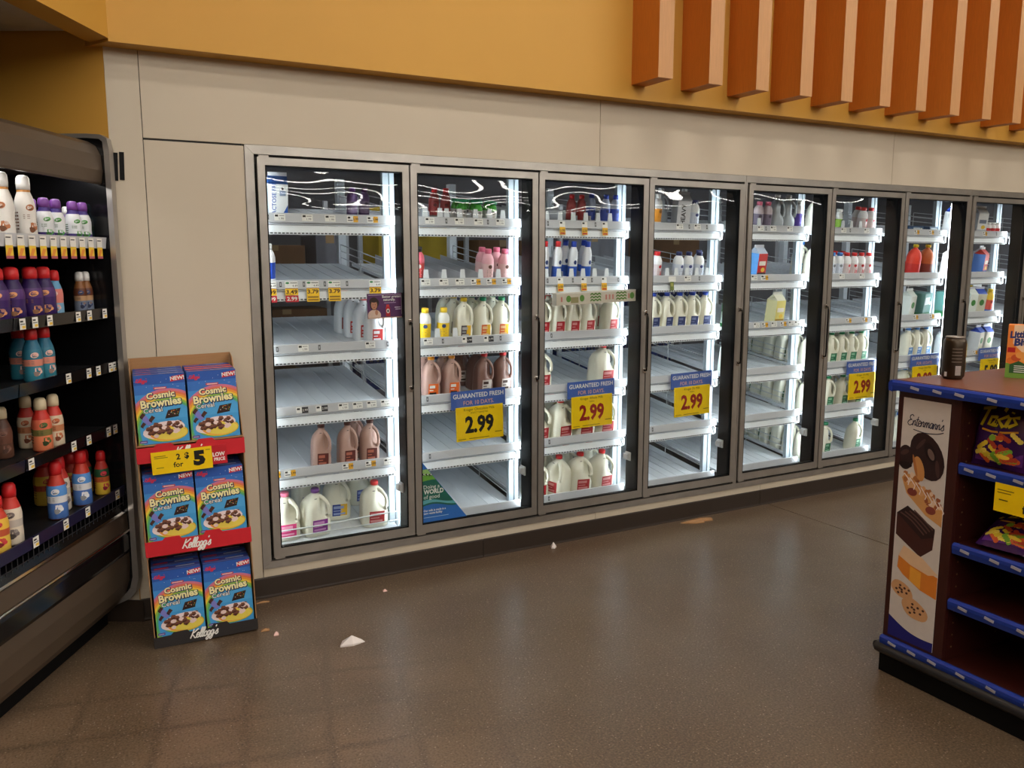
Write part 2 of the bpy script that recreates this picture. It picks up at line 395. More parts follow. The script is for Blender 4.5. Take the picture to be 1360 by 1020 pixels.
for i in range(4):
    for j in range(3):
        put('ceiling_tile', MB().prism([plan(-.06 - j * .61, i * .61 + .02), plan(-.06 - j * .61, i * .61 + .61), plan(-.65 - j * .61, i * .61 + .61), plan(-.65 - j * .61, i * .61 + .02)], 'z', 2.692, 2.705), WHITEC, ac)
struct(put('ceiling', MB().box(-9, 13, -16, 0.08, 4.6, 4.7), WHITEC))
struct(put('wall_front', MB().box(-9, 13, -16.1, -16, 0, 4.6), HALLW))
struct(put('wall_hall_left', MB().box(-9.1, -9, -16, 3, 0, 4.6), HALLW))
struct(put('wall_hall_right', MB().box(13, 13.1, -16, 3, 0, 4.6), HALLW))
# walk-in cooler room behind the doors
struct(put('wall_cooler_back', MB().box(-0.3, FX1 + 0.4, 2.6, 2.7, 0, 2.5), COOLW))
struct(put('wall_cooler_left', MB().box(-0.3, -0.2, 0.08, 2.6, 0, 2.5), COOLW))
struct(put('wall_cooler_right', MB().box(FX1 + 0.3, FX1 + 0.4, 0.08, 2.6, 0, 2.5), COOLW))
struct(put('ceiling_cooler', MB().box(-0.3, FX1 + 0.4, 0.08, 2.7, 2.42, 2.5), COOLW))
struct(put('floor_cooler', MB().box(-0.2, FX1 + 0.3, 0.085, 2.6, 0, 0.14), COOLF))
# ceiling light fixtures of the sales hall
def fixture_meshes(l):
    return (MB().box(-l - .02, l + .02, -0.10, 0.10, 0.03, 0.09).mesh('housing', WHITEM), MB().prism([(-0.085, 0.03), (-0.06, 0.0), (0.06, 0.0), (0.085, 0.03)], 'x', -l, l).mesh('diffuser', TUBE))
FXS, FXL = fixture_meshes(0.6), fixture_meshes(1.17)
HROW = (-1.7, -3.3, -5.8, -8.3, -10.8, -13.3)
ROWN = ['first', 'second', 'third', 'fourth', 'fifth', 'sixth']
for j, y in enumerate(HROW):
    xs = (0.9, 3.3, 5.7, 8.1) if j == 0 else (-1.5, 0.9, 3.3, 5.7, 8.1) if j == 1 else [-4.2 + 2.4 * i for i in range(7)]
    for i, x in enumerate(xs):
        t = thing('ceiling_light', 'fluorescent ceiling strip out of frame, %s row from cooler wall, %s from left' % (ROWN[j], ('leftmost', 'second', 'third', 'fourth', 'fifth', 'sixth', 'seventh')[i]), 'light', (x, y, 4.508), group='hall ceiling strip lights')
        h_, d_ = FXS if j < 2 else FXL
        link('housing', h_, t); link('diffuser', d_, t)
tape = MB().box(-0.010, 0.010, -0.004, -0.0005, -0.061, 0.061).mesh('tape_strip', BLACKP)
for x, z, w in ((-0.610, 2.124, 'left'), (-0.584, 2.128, 'right')):
    tag(link('tape_strip', tape, None, (x, 0, z), (0, radians(2), 0)), 'short vertical black strip stuck on cream wall, %s one of the pair' % w, 'strip', 'black strips on the cream wall')

# ------------------------------------------------------------------ cooler frames and doors
ORD = ['', 'first', 'second', 'third', 'fourth', 'fifth', 'sixth', 'seventh', 'eighth', 'ninth']
frames = [(1, 4, FX0, X0(4) + W + EXTRA / 2 - .001), (5, 7, X0(5) - EXTRA / 2 + .001, X0(7) + W + EXTRA / 2 - .001), (8, 9, X0(8) - EXTRA / 2 + .001, FX1)]
flabel = ['aluminium cooler frame round the first four glass doors', 'aluminium cooler frame round the middle three glass doors', 'aluminium cooler frame round the two farthest glass doors']
for (a, b, xl, xr), lb in zip(frames, flabel):
    t = thing('cooler_frame', lb, 'frame', (xl, 0, FZ0), group='aluminium cooler door frames')
    P = lambda p: [(q[0], q[1]) for q in p]
    off = Vector((-xl, 0, -FZ0))
    def fput(n, mb, m, bev=0.002):
        mb.v = [tuple(Vector(v) + off) for v in mb.v]; return put(n, mb, m, t, bevel=bev)
    jl = 0.042 if a == 1 else 0.014; jr = 0.042 if b == 9 else 0.014
    fput('head', MB().prism([(xl, FZ1), (xr, FZ1), (xr - jr, FZ1 - .042), (xl + jl, FZ1 - .042)], 'y', -0.006, 0.06), STEEL)
    fput('sill', MB().prism([(xl, FZ0), (xr, FZ0), (xr - jr, FZ0 + .038), (xl + jl, FZ0 + .038)], 'y', -0.006, 0.06), STEEL)
    fput('jamb', MB().prism([(xl, FZ0 + .001), (xl + jl, FZ0 + .039), (xl + jl, FZ1 - .043), (xl, FZ1 - .001)], 'y', -0.006, 0.06), STEEL)
    fput('jamb', MB().prism([(xr, FZ0 + .001), (xr - jr, FZ0 + .039), (xr - jr, FZ1 - .043), (xr, FZ1 - .001)], 'y', -0.006, 0.06), STEEL)
    fput('head_liner', MB().box(xl + .02, xr - .02, 0.02, 0.13, FZ1 - .085, FZ1 - .035), DARKGAP, 0)
    fput('sill_liner', MB().box(xl + .02, xr - .02, 0.015, 0.15, FZ0 + .03, FZ0 + .062), DARKGAP, 0)
    for k in range(a, b + 1):
        for sx, x in (('m', X0(k)),) + ((('e', X0(k) + W),) if k == b else ()):
            w0, w1 = (x - .036, x + .036)
            if k == a and sx == 'm': w0, w1 = (xl + .012, x + .034)
            if sx == 'e': w0, w1 = (x - .034, xr - .012)
            mu = fput('mullion', MB().box(w0, w1, 0.022, 0.12, FZ0 + .04, FZ1 - .045), BLACKP, 0.003)
            xc = (w0 + w1) / 2
            hw = min(.030, (w1 - w0) / 2 - .004); hc = hw * .4
            fput('led_strip', MB().prism([(xc - hw, .1205), (xc - hc, .1205), (xc - hc, .131)], 'z', FZ0 + .09, FZ1 - .1), LED, 0)
            fput('led_strip', MB().prism([(xc + hw, .1205), (xc + hc, .131), (xc + hc, .1205)], 'z', FZ0 + .09, FZ1 - .1), LED, 0)
            fput('led_housing', MB().box(xc - hc + .0005, xc + hc - .0005, .1205, .132, FZ0 + .08, FZ1 - .09), BLACKP, 0)
            fput('clip', MB().box(w0 - .028, w0 - .0005, 0.07, 0.11, .44, .475).box(w0 - .01, w0 - .0005, 0.06, 0.115, .43, .485), CLEARP, 0.002)

def glass_mesh(seed):
    nx = 26; gw, gh = W - .078, 1.915; rnd = random.Random(seed); ph = [rnd.uniform(0, 6.3) for _ in range(8)]
    zs = [1.62 * j / 12 for j in range(12)] + [1.62 + (gh - 1.62) * j / 64 for j in range(65)]
    def disp(x, z):
        e = max(0.0, z - 1.66)                     # vacuum bow and slow ripples of the sealed unit near its head
        a = min(x, gw - x) / 0.1; b = 0.36 * e * e + 0.0022 * math.exp(-a * a) * (0.3 + 3 * e)
        b += min(1.0, e / .08) * 0.00055 * sin(44 * z + ph[1] + 1.3 * sin(4.5 * x + ph[0]))
        return b + e * (.016 * sin(5 * x + ph[2]) + .007 * sin(13 * x + ph[3] + 12 * z))
    v = []; f = []; nz = len(zs) - 1
    for lay in (0.0, 0.004):
        for z in zs:
            for i in range(nx + 1): x = gw * i / nx; v.append((x, lay + disp(x, z), z))
    o = (nx + 1) * (nz + 1)
    for j in range(nz):
        for i in range(nx):
            a = j * (nx + 1) + i; q = (a, a + 1, a + nx + 2, a + nx + 1); f.append(q); f.append(tuple(o + t for t in reversed(q)))
    mb = MB(); mb.add(v, f, None, True); return mb.mesh('glass', GLASS)
DOORTXT = ['', 'nearest glass cooler door, leftmost, over the sparsest white shelves', 'glass cooler door with blue triangular sticker in its lower corner', 'glass cooler door over red-capped gallon jugs, third from left',
  'glass cooler door over empty lower shelves and blue-capped jugs', 'glass cooler door over one lone cream carton, fifth from left', 'glass cooler door over green-capped jugs, sixth from left', 'glass cooler door over red juice bottles, seventh from left',
  'glass cooler door over white and blue cartons, eighth from left', 'farthest glass cooler door at the right edge']
DZ0, DZ1 = 0.205, 2.200
for k in range(1, NDOOR + 1):
    t = thing('cooler_door', DOORTXT[k], 'door', (X0(k), 0, DZ0), group='glass cooler doors')
    h = DZ1 - DZ0; a, b = 0.004, W - 0.004; s = 0.036
    fr = lambda p: MB().prism(p, 'y', -0.018, 0.016)
    put('stile', fr([(a, 0), (a + s, s + .012), (a + s, h - s), (a, h)]), STEEL, t, bevel=0.002)
    put('stile', fr([(b, 0), (b - s, s + .012), (b - s, h - s), (b, h)]), STEEL, t, bevel=0.002)
    put('top_rail', fr([(a + .0005, h), (a + s, h - s), (b - s, h - s), (b - .0005, h)]), STEEL, t, bevel=0.002)
    put('bottom_rail', fr([(a + .0005, 0), (a + s, s + .012), (b - s, s + .012), (b - .0005, 0)]), STEEL, t, bevel=0.002)
    put('gasket', MB().box(a + s - .002, a + s + .006, -.016, .012, s + .012, h - s).box(b - s - .006, b - s + .002, -.016, .012, s + .012, h - s).box(a + s, b - s, -.016, .012, h - s - .006, h - s + .002).box(a + s, b - s, -.016, .012, s + .010, s + .018), BLACKP, t)
    link('glass', glass_mesh(k), t, (a + s - .001, -0.008, s + .012))
    hd = put('handle', MB().tube([(W - .013, -.022, 1.18), (W - .013, -.046, 1.175), (W - .013, -.050, 1.15), (W - .013, -.050, .85), (W - .013, -.046, .825), (W - .013, -.022, .82)], .0055, 8), BLACKP, t)
    put('handle_mount', MB().box(W - .024, W - .003, -.030, -.0182, 1.165, 1.195).box(W - .024, W - .003, -.030, -.0182, .805, .835), CHROME, hd, bevel=0.002)
    put('hinge', MB().box(.012, .06, -.016, 0.0, h + .0005, h + .010).box(.012, .06, -.016, 0.0, -.010, -.0005), STEEL, t)

# ------------------------------------------------------------------ shelving units behind the doors
ZR = [0, 1.95, 1.612, 1.28, .953, .62, .258]
SL = radians(7.4); DROP = 0.042
def deck_z(zr, y): return zr - DROP + (y - .172) * math.tan(SL)
def shelf_mesh():
    mb = MB(); n = 9; x0, x1 = .035, .745
    for i in range(n):                                    # nine flow lanes with ridges between them
        a = x0 + (x1 - x0) * i / n; b = x0 + (x1 - x0) * (i + 1) / n
        y0, y1 = .170, 1.10; z0 = -DROP; z1 = -DROP + (y1 - y0) * math.tan(SL); d = .0022
        for (p, q, hgt) in ((a, a + .004, d), (a + .004, b, 0)):
            mb.add([(p, y0, z0 - .018), (q, y0, z0 - .018), (q, y1, z1 - .018), (p, y1, z1 - .018), (p, y0, z0 + hgt - d), (q, y0, z0 + hgt - d), (q, y1, z1 + hgt - d), (p, y1, z1 + hgt - d)],
                   [(0, 3, 2, 1), (4, 5, 6, 7), (0, 1, 5, 4), (1, 2, 6, 5), (2, 3, 7, 6), (3, 0, 4, 7)])
    return mb.mesh('shelf', DECKM)
M_SHELF = shelf_mesh()
M_RAIL = MB().prism([(.148, -.046), (.158, -.050), (.160, .0), (.152, -.002)], 'x', .03, .757).mesh('price_rail', RAILM)
def lip_mesh():
    wc = S(228, 233, 237); mb = MB().prism([(.150, -.108), (.17, -.108), (.17, -.062), (.164, -.062)], 'x', .04, .735, wc)
    for i in range(34): x = .05 + i * .02; mb.box(x, x + .013, .1490, .1520, -.1045, -.0985, S(60, 62, 66))
    return mb
M_LIP = lip_mesh().mesh('front_lip', INK)
M_BRKT = MB().tube([(.738, .152, -.05), (.748, .150, -.06), (.748, .150, -.102), (.735, .152, -.106)], .004, 6).tube([(.732, .153, -.06), (.744, .151, -.10)], .003, 6).mesh('bracket', WIREM)
def rack_mesh():
    mb = MB(); x = .728; A = lambda y, up: (x, y, -DROP + (y - .17) * math.tan(SL) + up)
    for up in (.045, .085, .125): mb.tube([A(.26, up), A(1.04, up)], .0032, 6)
    mb.tube([A(.26, .0), A(.26, .125)], .0032, 6); mb.tube([A(1.04, .0), A(1.04, .125)], .0032, 6); mb.tube([A(.66, .0), A(.66, .125)], .003, 6)
    return mb.mesh('side_rack', WIREM)
M_RACK = rack_mesh()
M_PUSH = MB().prism([(-.018, -.01), (.018, -.01), (.012, .048), (-.012, .048)], 'y', .163, .169).mesh('lane_pusher', WHITEM)
def div_mesh():
    mb = MB(); z1 = (1.0 - .20) * math.tan(SL)
    mb.add([(-.001, .20, -DROP), (.001, .20, -DROP), (.001, 1.0, z1 - DROP), (-.001, 1.0, z1 - DROP), (-.001, .20, .03), (.001, .20, .03), (.001, 1.0, z1 + .03), (-.001, 1.0, z1 + .03)],
           [(0, 3, 2, 1), (4, 5, 6, 7), (0, 1, 5, 4), (1, 2, 6, 5), (2, 3, 7, 6), (3, 0, 4, 7)])
    return mb.mesh('lane_divider', RAILM)
M_DIV = div_mesh()
M_POST = MB().prism([(.720, .232), (.749, .228), (.751, .240), (.757, .240), (.759, .228), (.786, .232), (.786, .262), (.720, .262)], 'z', FZ0 - .005, 2.22).mesh('post', mat('grey_white_post_steel', S(164, 176, 184), .5))
M_POSTB = MB().box(.735, .785, 1.11, 1.16, FZ0 - .005, 2.22).mesh('post', WHITEM)
M_WFRONT = MB().tube([(.04, .155, .035), (.30, .152, .036), (.72, .150, .052), (.742, .150, .05), (.744, .150, -.02), (.735, .152, -.06)], .004, 6).tube([(.04, .153, -.005), (.744, .153, .0)], .0035, 6).tube([(.04, .153, -.05), (.74, .153, -.05)], .0035, 6).mesh('wire_front', WIREM)
def tag_mesh(kind):
    p = Print()
    if kind == 'w': p.rect(-.028, .028, -.018, .016, WHITE).rect(-.024, -.008, .002, .012, BLACK, 1).rect(-.004, .022, .006, .009, S(120, 120, 120), 1).text('1.99', .008, -.013, .011, BLACK, 1)
    if kind == 'm': p.rect(-.006, .006, -.014, .012, S(70, 70, 74)).rect(-.003, .003, -.008, .006, S(180, 180, 180), 1)
    if kind == 'y': p.rect(-.03, .004, -.018, .014, WHITE).rect(-.026, -.012, .0, .010, BLACK, 1).rect(-.026, 0, -.012, -.006, S(110, 110, 110), 1).rect(.004, .030, -.018, .014, S(238, 176, 40), 0).text('3.99', .017, -.008, .012, BLACK, 1, bold=.02)
    if kind == 'k': p.rect(-.03, .0, -.016, .014, WHITE).rect(-.026, -.01, .0, .010, BLACK, 1).rect(.0, .034, -.018, .014, S(40, 40, 44)).text('2.99', .017, -.008, .012, WHITE, 1)
    if kind == 'h': p.rect(-.02, .02, -.02, .014, WHITE).rect(-.016, .0, .0, .01, BLACK, 1).rect(-.02, .02, -.066, -.02, S(240, 184, 36)).text('2.50', 0, -.046, .014, BLACK, 1, bold=.02).rect(-.016, .016, -.062, -.052, S(180, 60, 40), 1)
    if kind[0] == 'b':
        pr, low = {'b1': ('3.49', '2.99'), 'b2': ('3.79', ''), 'b3': ('3.49', '2.99'), 'b4': ('3.79', None)}[kind]
        p.rect(-.033, .033, -.02, .014, WHITE).ell(-.02, .006, .010, .005, S(40, 130, 70), 1).rect(-.006, .03, .004, .008, S(110, 110, 110), 1).text('4.49', .018, -.014, .011, BLACK, 1)
        p.rect(-.033, .033, -.024, -.02, S(150, 80, 40)).rect(-.033, .033, -.056, -.024, S(250, 200, 20)).text(pr, 0, -.049, .020, S(70, 30, 10), 1, bold=.03, sx=1.2)
        if low: p.rect(-.033, .033, -.092, -.058, S(196, 34, 48)).text(low, 0, -.084, .019, WHITE, 1, bold=.02, sx=1.15)
        elif low == '': p.rect(-.033, .033, -.092, -.056, S(250, 200, 20)).rect(-.028, .028, -.072, -.064, S(150, 110, 20), 1).rect(-.028, .028, -.086, -.079, S(150, 110, 20), 1)
    if kind == 'g': p.rect(-.03, .03, -.02, .014, WHITE).rect(-.02, .012, -.075, -.02, S(110, 124, 50)).rect(-.014, .006, -.05, -.03, S(170, 170, 90), 1)
    return p.mb.mesh('price_tag', INK)
TAGM = {k: tag_mesh(k) for k in ('w', 'm', 'y', 'k', 'h', 'b1', 'b2', 'b4', 'g')}
TAGS = {(1, 1): 'w.14 m.08 w.28 w.40 y.52 y.63', (1, 2): 'b1.075 b1.185 b2.295 b2.41 b4.635 m.13 m.25 m.36 m.48', (1, 3): 'm.10 w.235 m.32 w.60 m.70', (1, 4): 'k.215 k.32 w.44 w.52 w.60 w.68', (1, 5): 'y.06 y.14 y.455 y.585 w.69',
 (2, 1): 'w.18 m.28 w.36 w.48 m.54 w.62', (2, 2): 'w.15 w.26 w.36 y.46 y.56 y.66', (2, 3): 'w.16 m.25 k.40 k.54 m.62', (2, 4): 'm.15', (2, 5): 'm.16', (3, 1): 'm.16 h.26 h.42 h.57 m.50', (3, 2): 'm.16 h.25 h.42 h.57 m.34 m.48 m.68', (3, 3): 'm.19', (3, 5): 'm.18', (3, 6): 'm.18',
 (4, 1): 'w.38 m.46 w.53 m.61', (4, 2): 'g.33 w.46 m.56', (4, 5): 'm.20', (5, 1): 'w.28 m.33 w.40 w.56', (5, 2): 'w.24 w.33 y.34', (5, 3): 'w.28 y.36 w.45 y.54 w.62 w.68', (6, 1): 'w.33 m.40 w.58', (6, 2): 'w.34 w.56', (6, 3): 'y.44 y.62 m.70', (7, 1): 'y.38 y.56 m.66', (7, 3): 'y.44 y.64', (8, 1): 'y.44 m.6', (8, 4): 'y.44 w.6', (9, 1): 'w.4', (9, 3): 'y.4'}
PUSH = {(2, 1): [.16, .25, .29, .37, .47, .56, .645], (2, 2): [.16, .27, .385, .50, .615], (2, 3): [.225, .335], (3, 1): [.16, .255, .35, .44, .53, .62], (3, 2): [.16, .25, .34, .425, .51, .60], (4, 2): [.30, .375, .465, .55, .64], (5, 1): [.28], (6, 1): [.34, .43, .53]}
DIVS = {(2, 1): [.2, .33, .46, .59], (2, 2): [.16, .27, .385, .50, .615], (3, 1): [.2, .3, .4, .5, .6], (3, 2): [.21, .30, .425, .55, .62], (4, 2): [.30, .375, .465, .55, .64]}
SHTXT = ['', 'white shelving unit behind the first cooler door, mostly bare', 'white shelving unit behind the second door, its two lowest shelves bare', 'white shelving unit behind the third door, with red-capped jugs', 'white shelving unit behind the fourth door, lower three shelves bare', 'white shelving unit behind the fifth door, nearly empty',
  'white shelving unit behind the sixth door, with green-capped jugs', 'white shelving unit behind the seventh door, beyond the wooden display corner', 'white shelving unit behind the eighth door, holding cartons', 'white shelving unit behind the farthest door']
for k in range(1, NDOOR + 1):
    t = thing('shelving_unit', SHTXT[k], 'shelf', (X0(k), 0, 0), group='cooler shelving units')
    link('post', M_POST, t); link('post', M_POSTB, t)
    if k == 1: link('post', M_POST, t, (-.75, 0, 0)); link('post', M_POSTB, t, (-.75, 0, 0))
    for s in range(1, 7):
        zr = ZR[s]
        if s == 6 and k in (1, 4): zr = .25
        sh = link('shelf', M_SHELF, t, (0, 0, zr))
        wired = s == 6 and k == 1
        if wired: link('wire_front', M_WFRONT, sh)
        else: link('price_rail', M_RAIL, sh)
        if s < 6 or k in (1, 4, 6): link('front_lip', M_LIP, sh, (0, 0, .0 if s < 6 else .012))
        if s < 6: link('bracket', M_BRKT, sh)
        link('side_rack', M_RACK, sh)
        for q in TAGS.get((k, s), '').split():
            i = q.index('.'); kd, x = q[:i], float(q[i:])
            link('price_tag', TAGM[kd], sh, (x, .1475, -.022), (pi / 2 - .1, 0, 0))
        for x in PUSH.get((k, s), []): link('lane_pusher', M_PUSH, sh, (x, 0, 0))
        for x in DIVS.get((k, s), []): link('lane_divider', M_DIV, sh, (x, 0, 0))

# ------------------------------------------------------------------ bottles, jugs and cartons
def P_(name, color, **k): return mat(name, color, **k)
MILK = mat('milk_jug_plastic', S(238, 236, 218), 0.38, var=0.02, sss=0.0)
OPAQ = mat('opaque_white_jug_plastic', S(240, 242, 244), 0.35, var=0.02)
CHOC = mat('chocolate_milk_jug_plastic', S(186, 150, 138), 0.36, var=0.05)
CHOCD = mat('dark_chocolate_jug_plastic', S(132, 98, 88), 0.36, var=0.05)
CLEARJ = mat('clear_water_jug_plastic', S(176, 184, 190), 0.2, var=0.06)
CAPM = {n: mat('cap_' + n, S(*c), 0.4) for n, c in dict(red=(216, 40, 44), blue=(34, 70, 178), lightblue=(60, 130, 214), green=(18, 138, 92), yellow=(246, 206, 30), orange=(242, 160, 40), brown=(84, 40, 34), pink=(238, 120, 150), purple=(120, 66, 150), white=(238, 238, 236), black=(38, 36, 38), cream=(232, 214, 178), navy=(36, 44, 96), teal=(30, 150, 180), lime=(150, 190, 40)).items()}
def ring_r(th, n, a, b):
    c, s = abs(cos(th)), abs(sin(th)); return 1.0 / ((c / a) ** n + (s / b) ** n) ** (1.0 / n)
def jug(w, h):
    """moulded milk jug: square body, shoulders pinched at one corner where the moulded handle bridges, ribbed neck"""
    mb = MB(); n = 28; hd = -pi / 4; a = w / 2
    prof = [(.0, .90, 4.5), (.02, .98, 4.5), (.10, 1.0, 4.5), (.30, 1.0, 4.5), (.42, 1.0, 4.4), (.52, 1.0, 4.2), (.60, .985, 3.8), (.67, .94, 3.3), (.74, .85, 2.8), (.80, .70, 2.4), (.85, .52, 2.1), (.885, .38, 2.0), (.905, .34, 2.0), (.93, .33, 2.0), (.965, .31, 2.0)]
    nr = .33 * a; vs = []
    for t, sc, ex in prof:
        for j in range(n):
            th = 2 * pi * j / n; r = ring_r(th, ex, a * sc, a * sc)
            if t > .89: r = .0175 if w < .13 else .020
            d = (th - hd + pi) % (2 * pi) - pi
            bump = math.exp(-(d / .62) ** 2) * max(0, 1 - abs((t - .64) / .235) ** 3)
            r *= 1 - .74 * bump
            vs.append((r * cos(th), r * sin(th), t * h))
    k = len(prof); fs = []
    for i in range(k - 1):
        for j in range(n): fs.append((i * n + j, i * n + (j + 1) % n, (i + 1) * n + (j + 1) % n, (i + 1) * n + j))
    mb.add(vs, fs, None, True); mb.add(vs, [tuple(range(n - 1, -1, -1)), tuple((k - 1) * n + j for j in range(n))])
    R = ring_r(hd, 4.2, a, a); hp = [(R * .28, .86), (R * .52, .825), (R * .76, .755), (R * .89, .67), (R * .94, .57), (R * .93, .49), (R * .82, .42)]
    mb.tube([(q * cos(hd), q * sin(hd), t * h) for q, t in hp], [q * w for q in ((.10, .09, .078, .072, .072, .085, .11) if w < .13 else (.09, .08, .068, .062, .062, .075, .10))], 10)
    return mb
def surf_patch(mb, w, x0, x1, z0, z1, col, off=.001, ex=4.4, n=6):
    a = w / 2; vs = []
    for i in range(n + 1):
        x = x0 + (x1 - x0) * i / n; y = -a * (max(0, 1 - (abs(x) / a) ** ex)) ** (1 / ex) - off
        vs += [(x, y, z0), (x, y, z1)]
    mb.add(vs, [(2 * i, 2 * i + 2, 2 * i + 3, 2 * i + 1) for i in range(n)], col, True)
def jug_label(w, h, c1, c2, kind):
    mb = MB(); b = w * .5
    x0, x1 = -b * .52, b * .62
    z0, z1 = h * .12, h * .40
    surf_patch(mb, w, x0, x1, z0, z1, c1)
    surf_patch(mb, w, x0 + .006, x1 - .02, z0 + (z1 - z0) * .62, z0 + (z1 - z0) * .86, c2, .0014)
    surf_patch(mb, w, x0 + .006, x1 - .03, z0 + (z1 - z0) * .40, z0 + (z1 - z0) * .48, c2, .0014)
    surf_patch(mb, w, x0 + .006, x1 - .012, z0 + (z1 - z0) * .10, z0 + (z1 - z0) * .26, c2 if kind != 'eyes' else BLACK, .0014)
    if kind == 'split': surf_patch(mb, w, (x0 + x1) / 2 + .004, x1, z0, z1, S(240, 190, 50), .0012)
    surf_patch(mb, w, -w * .12, -w * .02, h * .835, h * .85, S(60, 60, 64), .001 - w * .23, 4.4)
    return mb
MC = {}
def cached(key, fn):
    if key not in MC: MC[key] = fn()
    return MC[key]
def cap_mb(r, z, h=.018):
    mb = MB(); n = 24; pr = [(r, z), (r, z + h * .75), (r * .92, z + h), (r * .5, z + h)]
    mb.lathe(pr, n); return mb
# style -> (builder kind, body material, cap, label colours, phrase)
def jugstyle(body, cap, c1, c2, lk, look): return dict(body=body, cap=cap, c1=c1, c2=c2, lk=lk, look=look)
JUG = {
 'red': jugstyle(MILK, 'red', S(178, 40, 48), S(222, 150, 150), '', 'white %s jug with red cap'),
 'pink': jugstyle(MILK, 'pink', S(226, 60, 130), S(240, 160, 190), '', 'white %s jug with pink cap'),
 'purple': jugstyle(MILK, 'purple', S(140, 50, 150), S(214, 150, 210), '', 'white %s jug with purple cap'),
 'blue_label': jugstyle(MILK, 'blue', S(42, 66, 150), S(150, 170, 220), 'split', 'white %s jug with blue label'),
 'red_opaque': jugstyle(OPAQ, 'red', S(196, 50, 48), S(238, 238, 240), '', 'opaque white %s jug with red cap'),
 'choc_brown': jugstyle(CHOC, 'brown', S(96, 40, 36), S(190, 110, 90), '', 'pale chocolate %s jug with brown cap'),
 'choc_or': jugstyle(CHOC, 'orange', S(236, 110, 40), S(240, 236, 228), 'eyes', 'chocolate %s jug with orange cap'),
 'choc_red': jugstyle(CHOCD, 'red', S(214, 204, 196), S(70, 50, 44), '', 'dark chocolate %s jug with red cap'),
 'yellow': jugstyle(MILK, 'yellow', S(84, 76, 84), S(190, 190, 190), 'split', 'cloudy %s jug with yellow cap'),
 'green_or': jugstyle(MILK, 'green', S(226, 110, 60), S(240, 200, 150), 'split', 'cloudy %s jug with green cap'),
 'blue': jugstyle(MILK, 'blue', S(44, 58, 110), S(120, 130, 170), '', 'white %s jug with blue cap'),
 'clear': jugstyle(CLEARJ, 'white', S(190, 196, 200), S(140, 150, 160), '', 'greyish clear %s jug'),
 'green': jugstyle(MILK, 'green', S(40, 120, 84), S(150, 200, 170), '', 'white %s jug with green cap'),
 'blue_light': jugstyle(MILK, 'lightblue', S(70, 130, 200), S(190, 214, 240), '', 'white %s jug with light-blue cap'),
}
def bottle(sections, n=20):
    mb = MB(); pr = []; cols = []
    for r, z, c in sections: pr.append((r, z)); cols.append(c)
    mb.lathe(pr, n, cols=cols[1:]); return mb
def bprof(w, h, top, base, band=None, bandz=(.25, .6), waist=1.0):
    r = w / 2 * .97
    z = [(.86, 0), (1, .03), (1, .12), (1, bandz[0]), (1, bandz[0] + .001), (waist, (bandz[0] + bandz[1]) / 2), (1, bandz[1]), (1, bandz[1] + .001), (.97, .70), (.80, .79), (.58, .85), (.48, .88)]
    out = []
    for i, (k, t) in enumerate(z):
        c = band if (band and 4 < i <= 6) else (top if t > bandz[1] else base)
        out.append((r * k, t * h, c))
    return out
BOT = {  # style: (w, h, top colour, base colour, band colour, cap, look)
 'bluecap_big': (.075, .22, S(240, 240, 244), S(240, 240, 244), S(40, 80, 190), 'white', 'white bottle with blue band and white cap'),
 'purple_dim': (.062, .17, S(120, 90, 140), S(90, 70, 110), S(150, 130, 160), 'purple', 'dim purple bottle far back'),
 'green_cap': (.060, .135, S(60, 160, 50), S(40, 32, 30), S(225, 225, 220), 'green', 'small green-topped bottle with dark drink'),
 'red_dim': (.062, .19, S(140, 50, 50), S(120, 110, 110), S(150, 50, 50), 'red', 'dim red-capped slim bottle'),
 'choc_black': (.075, .21, S(236, 110, 130), S(60, 32, 30), S(226, 90, 90), 'black', 'pink and brown bottle with black cap'),
 'pink_bottle': (.075, .20, S(240, 180, 190), S(236, 166, 178), S(238, 200, 200), 'pink', 'pink drink bottle with pink cap'),
 'yellow': (.075, .20, S(242, 242, 236), S(246, 208, 40), S(250, 210, 40), 'yellow', 'yellow and white bottle with yellow cap'),
 'blue_dim': (.062, .20, S(150, 160, 180), S(150, 150, 160), S(60, 80, 160), 'blue', 'slim bottle with blue cap'),
 'red_slim': (.062, .25, S(226, 228, 232), S(228, 230, 232), S(50, 90, 176), 'red', 'slim white bottle with red cap'),
 'blue_slim': (.062, .25, S(226, 230, 236), S(228, 230, 234), S(40, 90, 190), 'blue', 'slim white bottle with blue cap'),
 'gold_white': (.075, .22, S(214, 214, 212), S(238, 238, 234), S(226, 150, 50), 'white', 'white bottle with orange band'),
 'bluecap_white': (.075, .19, S(238, 240, 242), S(236, 238, 242), S(214, 222, 236), 'navy', 'white bottle with navy cap'),
 'redcap_white': (.075, .19, S(240, 240, 242), S(238, 238, 240), S(224, 210, 212), 'red', 'white bottle with red cap'),
 'pale_dim': (.075, .20, S(196, 180, 184), S(190, 180, 186), S(120, 110, 130), 'pink', 'pale bottle with dark label'),
 'white_purple': (.062, .22, S(240, 240, 244), S(100, 80, 170), S(90, 70, 160), 'white', 'white bottle with purple lower band'),
 'white_green': (.060, .17, S(236, 240, 238), S(150, 196, 70), S(150, 200, 80), 'white', 'small white and green bottle'),
 'red_white': (.060, .11, S(240, 232, 230), S(214, 40, 50), S(214, 40, 50), 'white', 'small red and white bottle'),
 'yellow_blue': (.075, .22, S(240, 200, 60), S(50, 110, 200), S(226, 90, 80), 'yellow', 'yellow and blue drink bottle'),
}
BOT['bluecap_white6'] = BOT['bluecap_white'][:5] + ('lightblue', 'white bottle with light-blue cap')
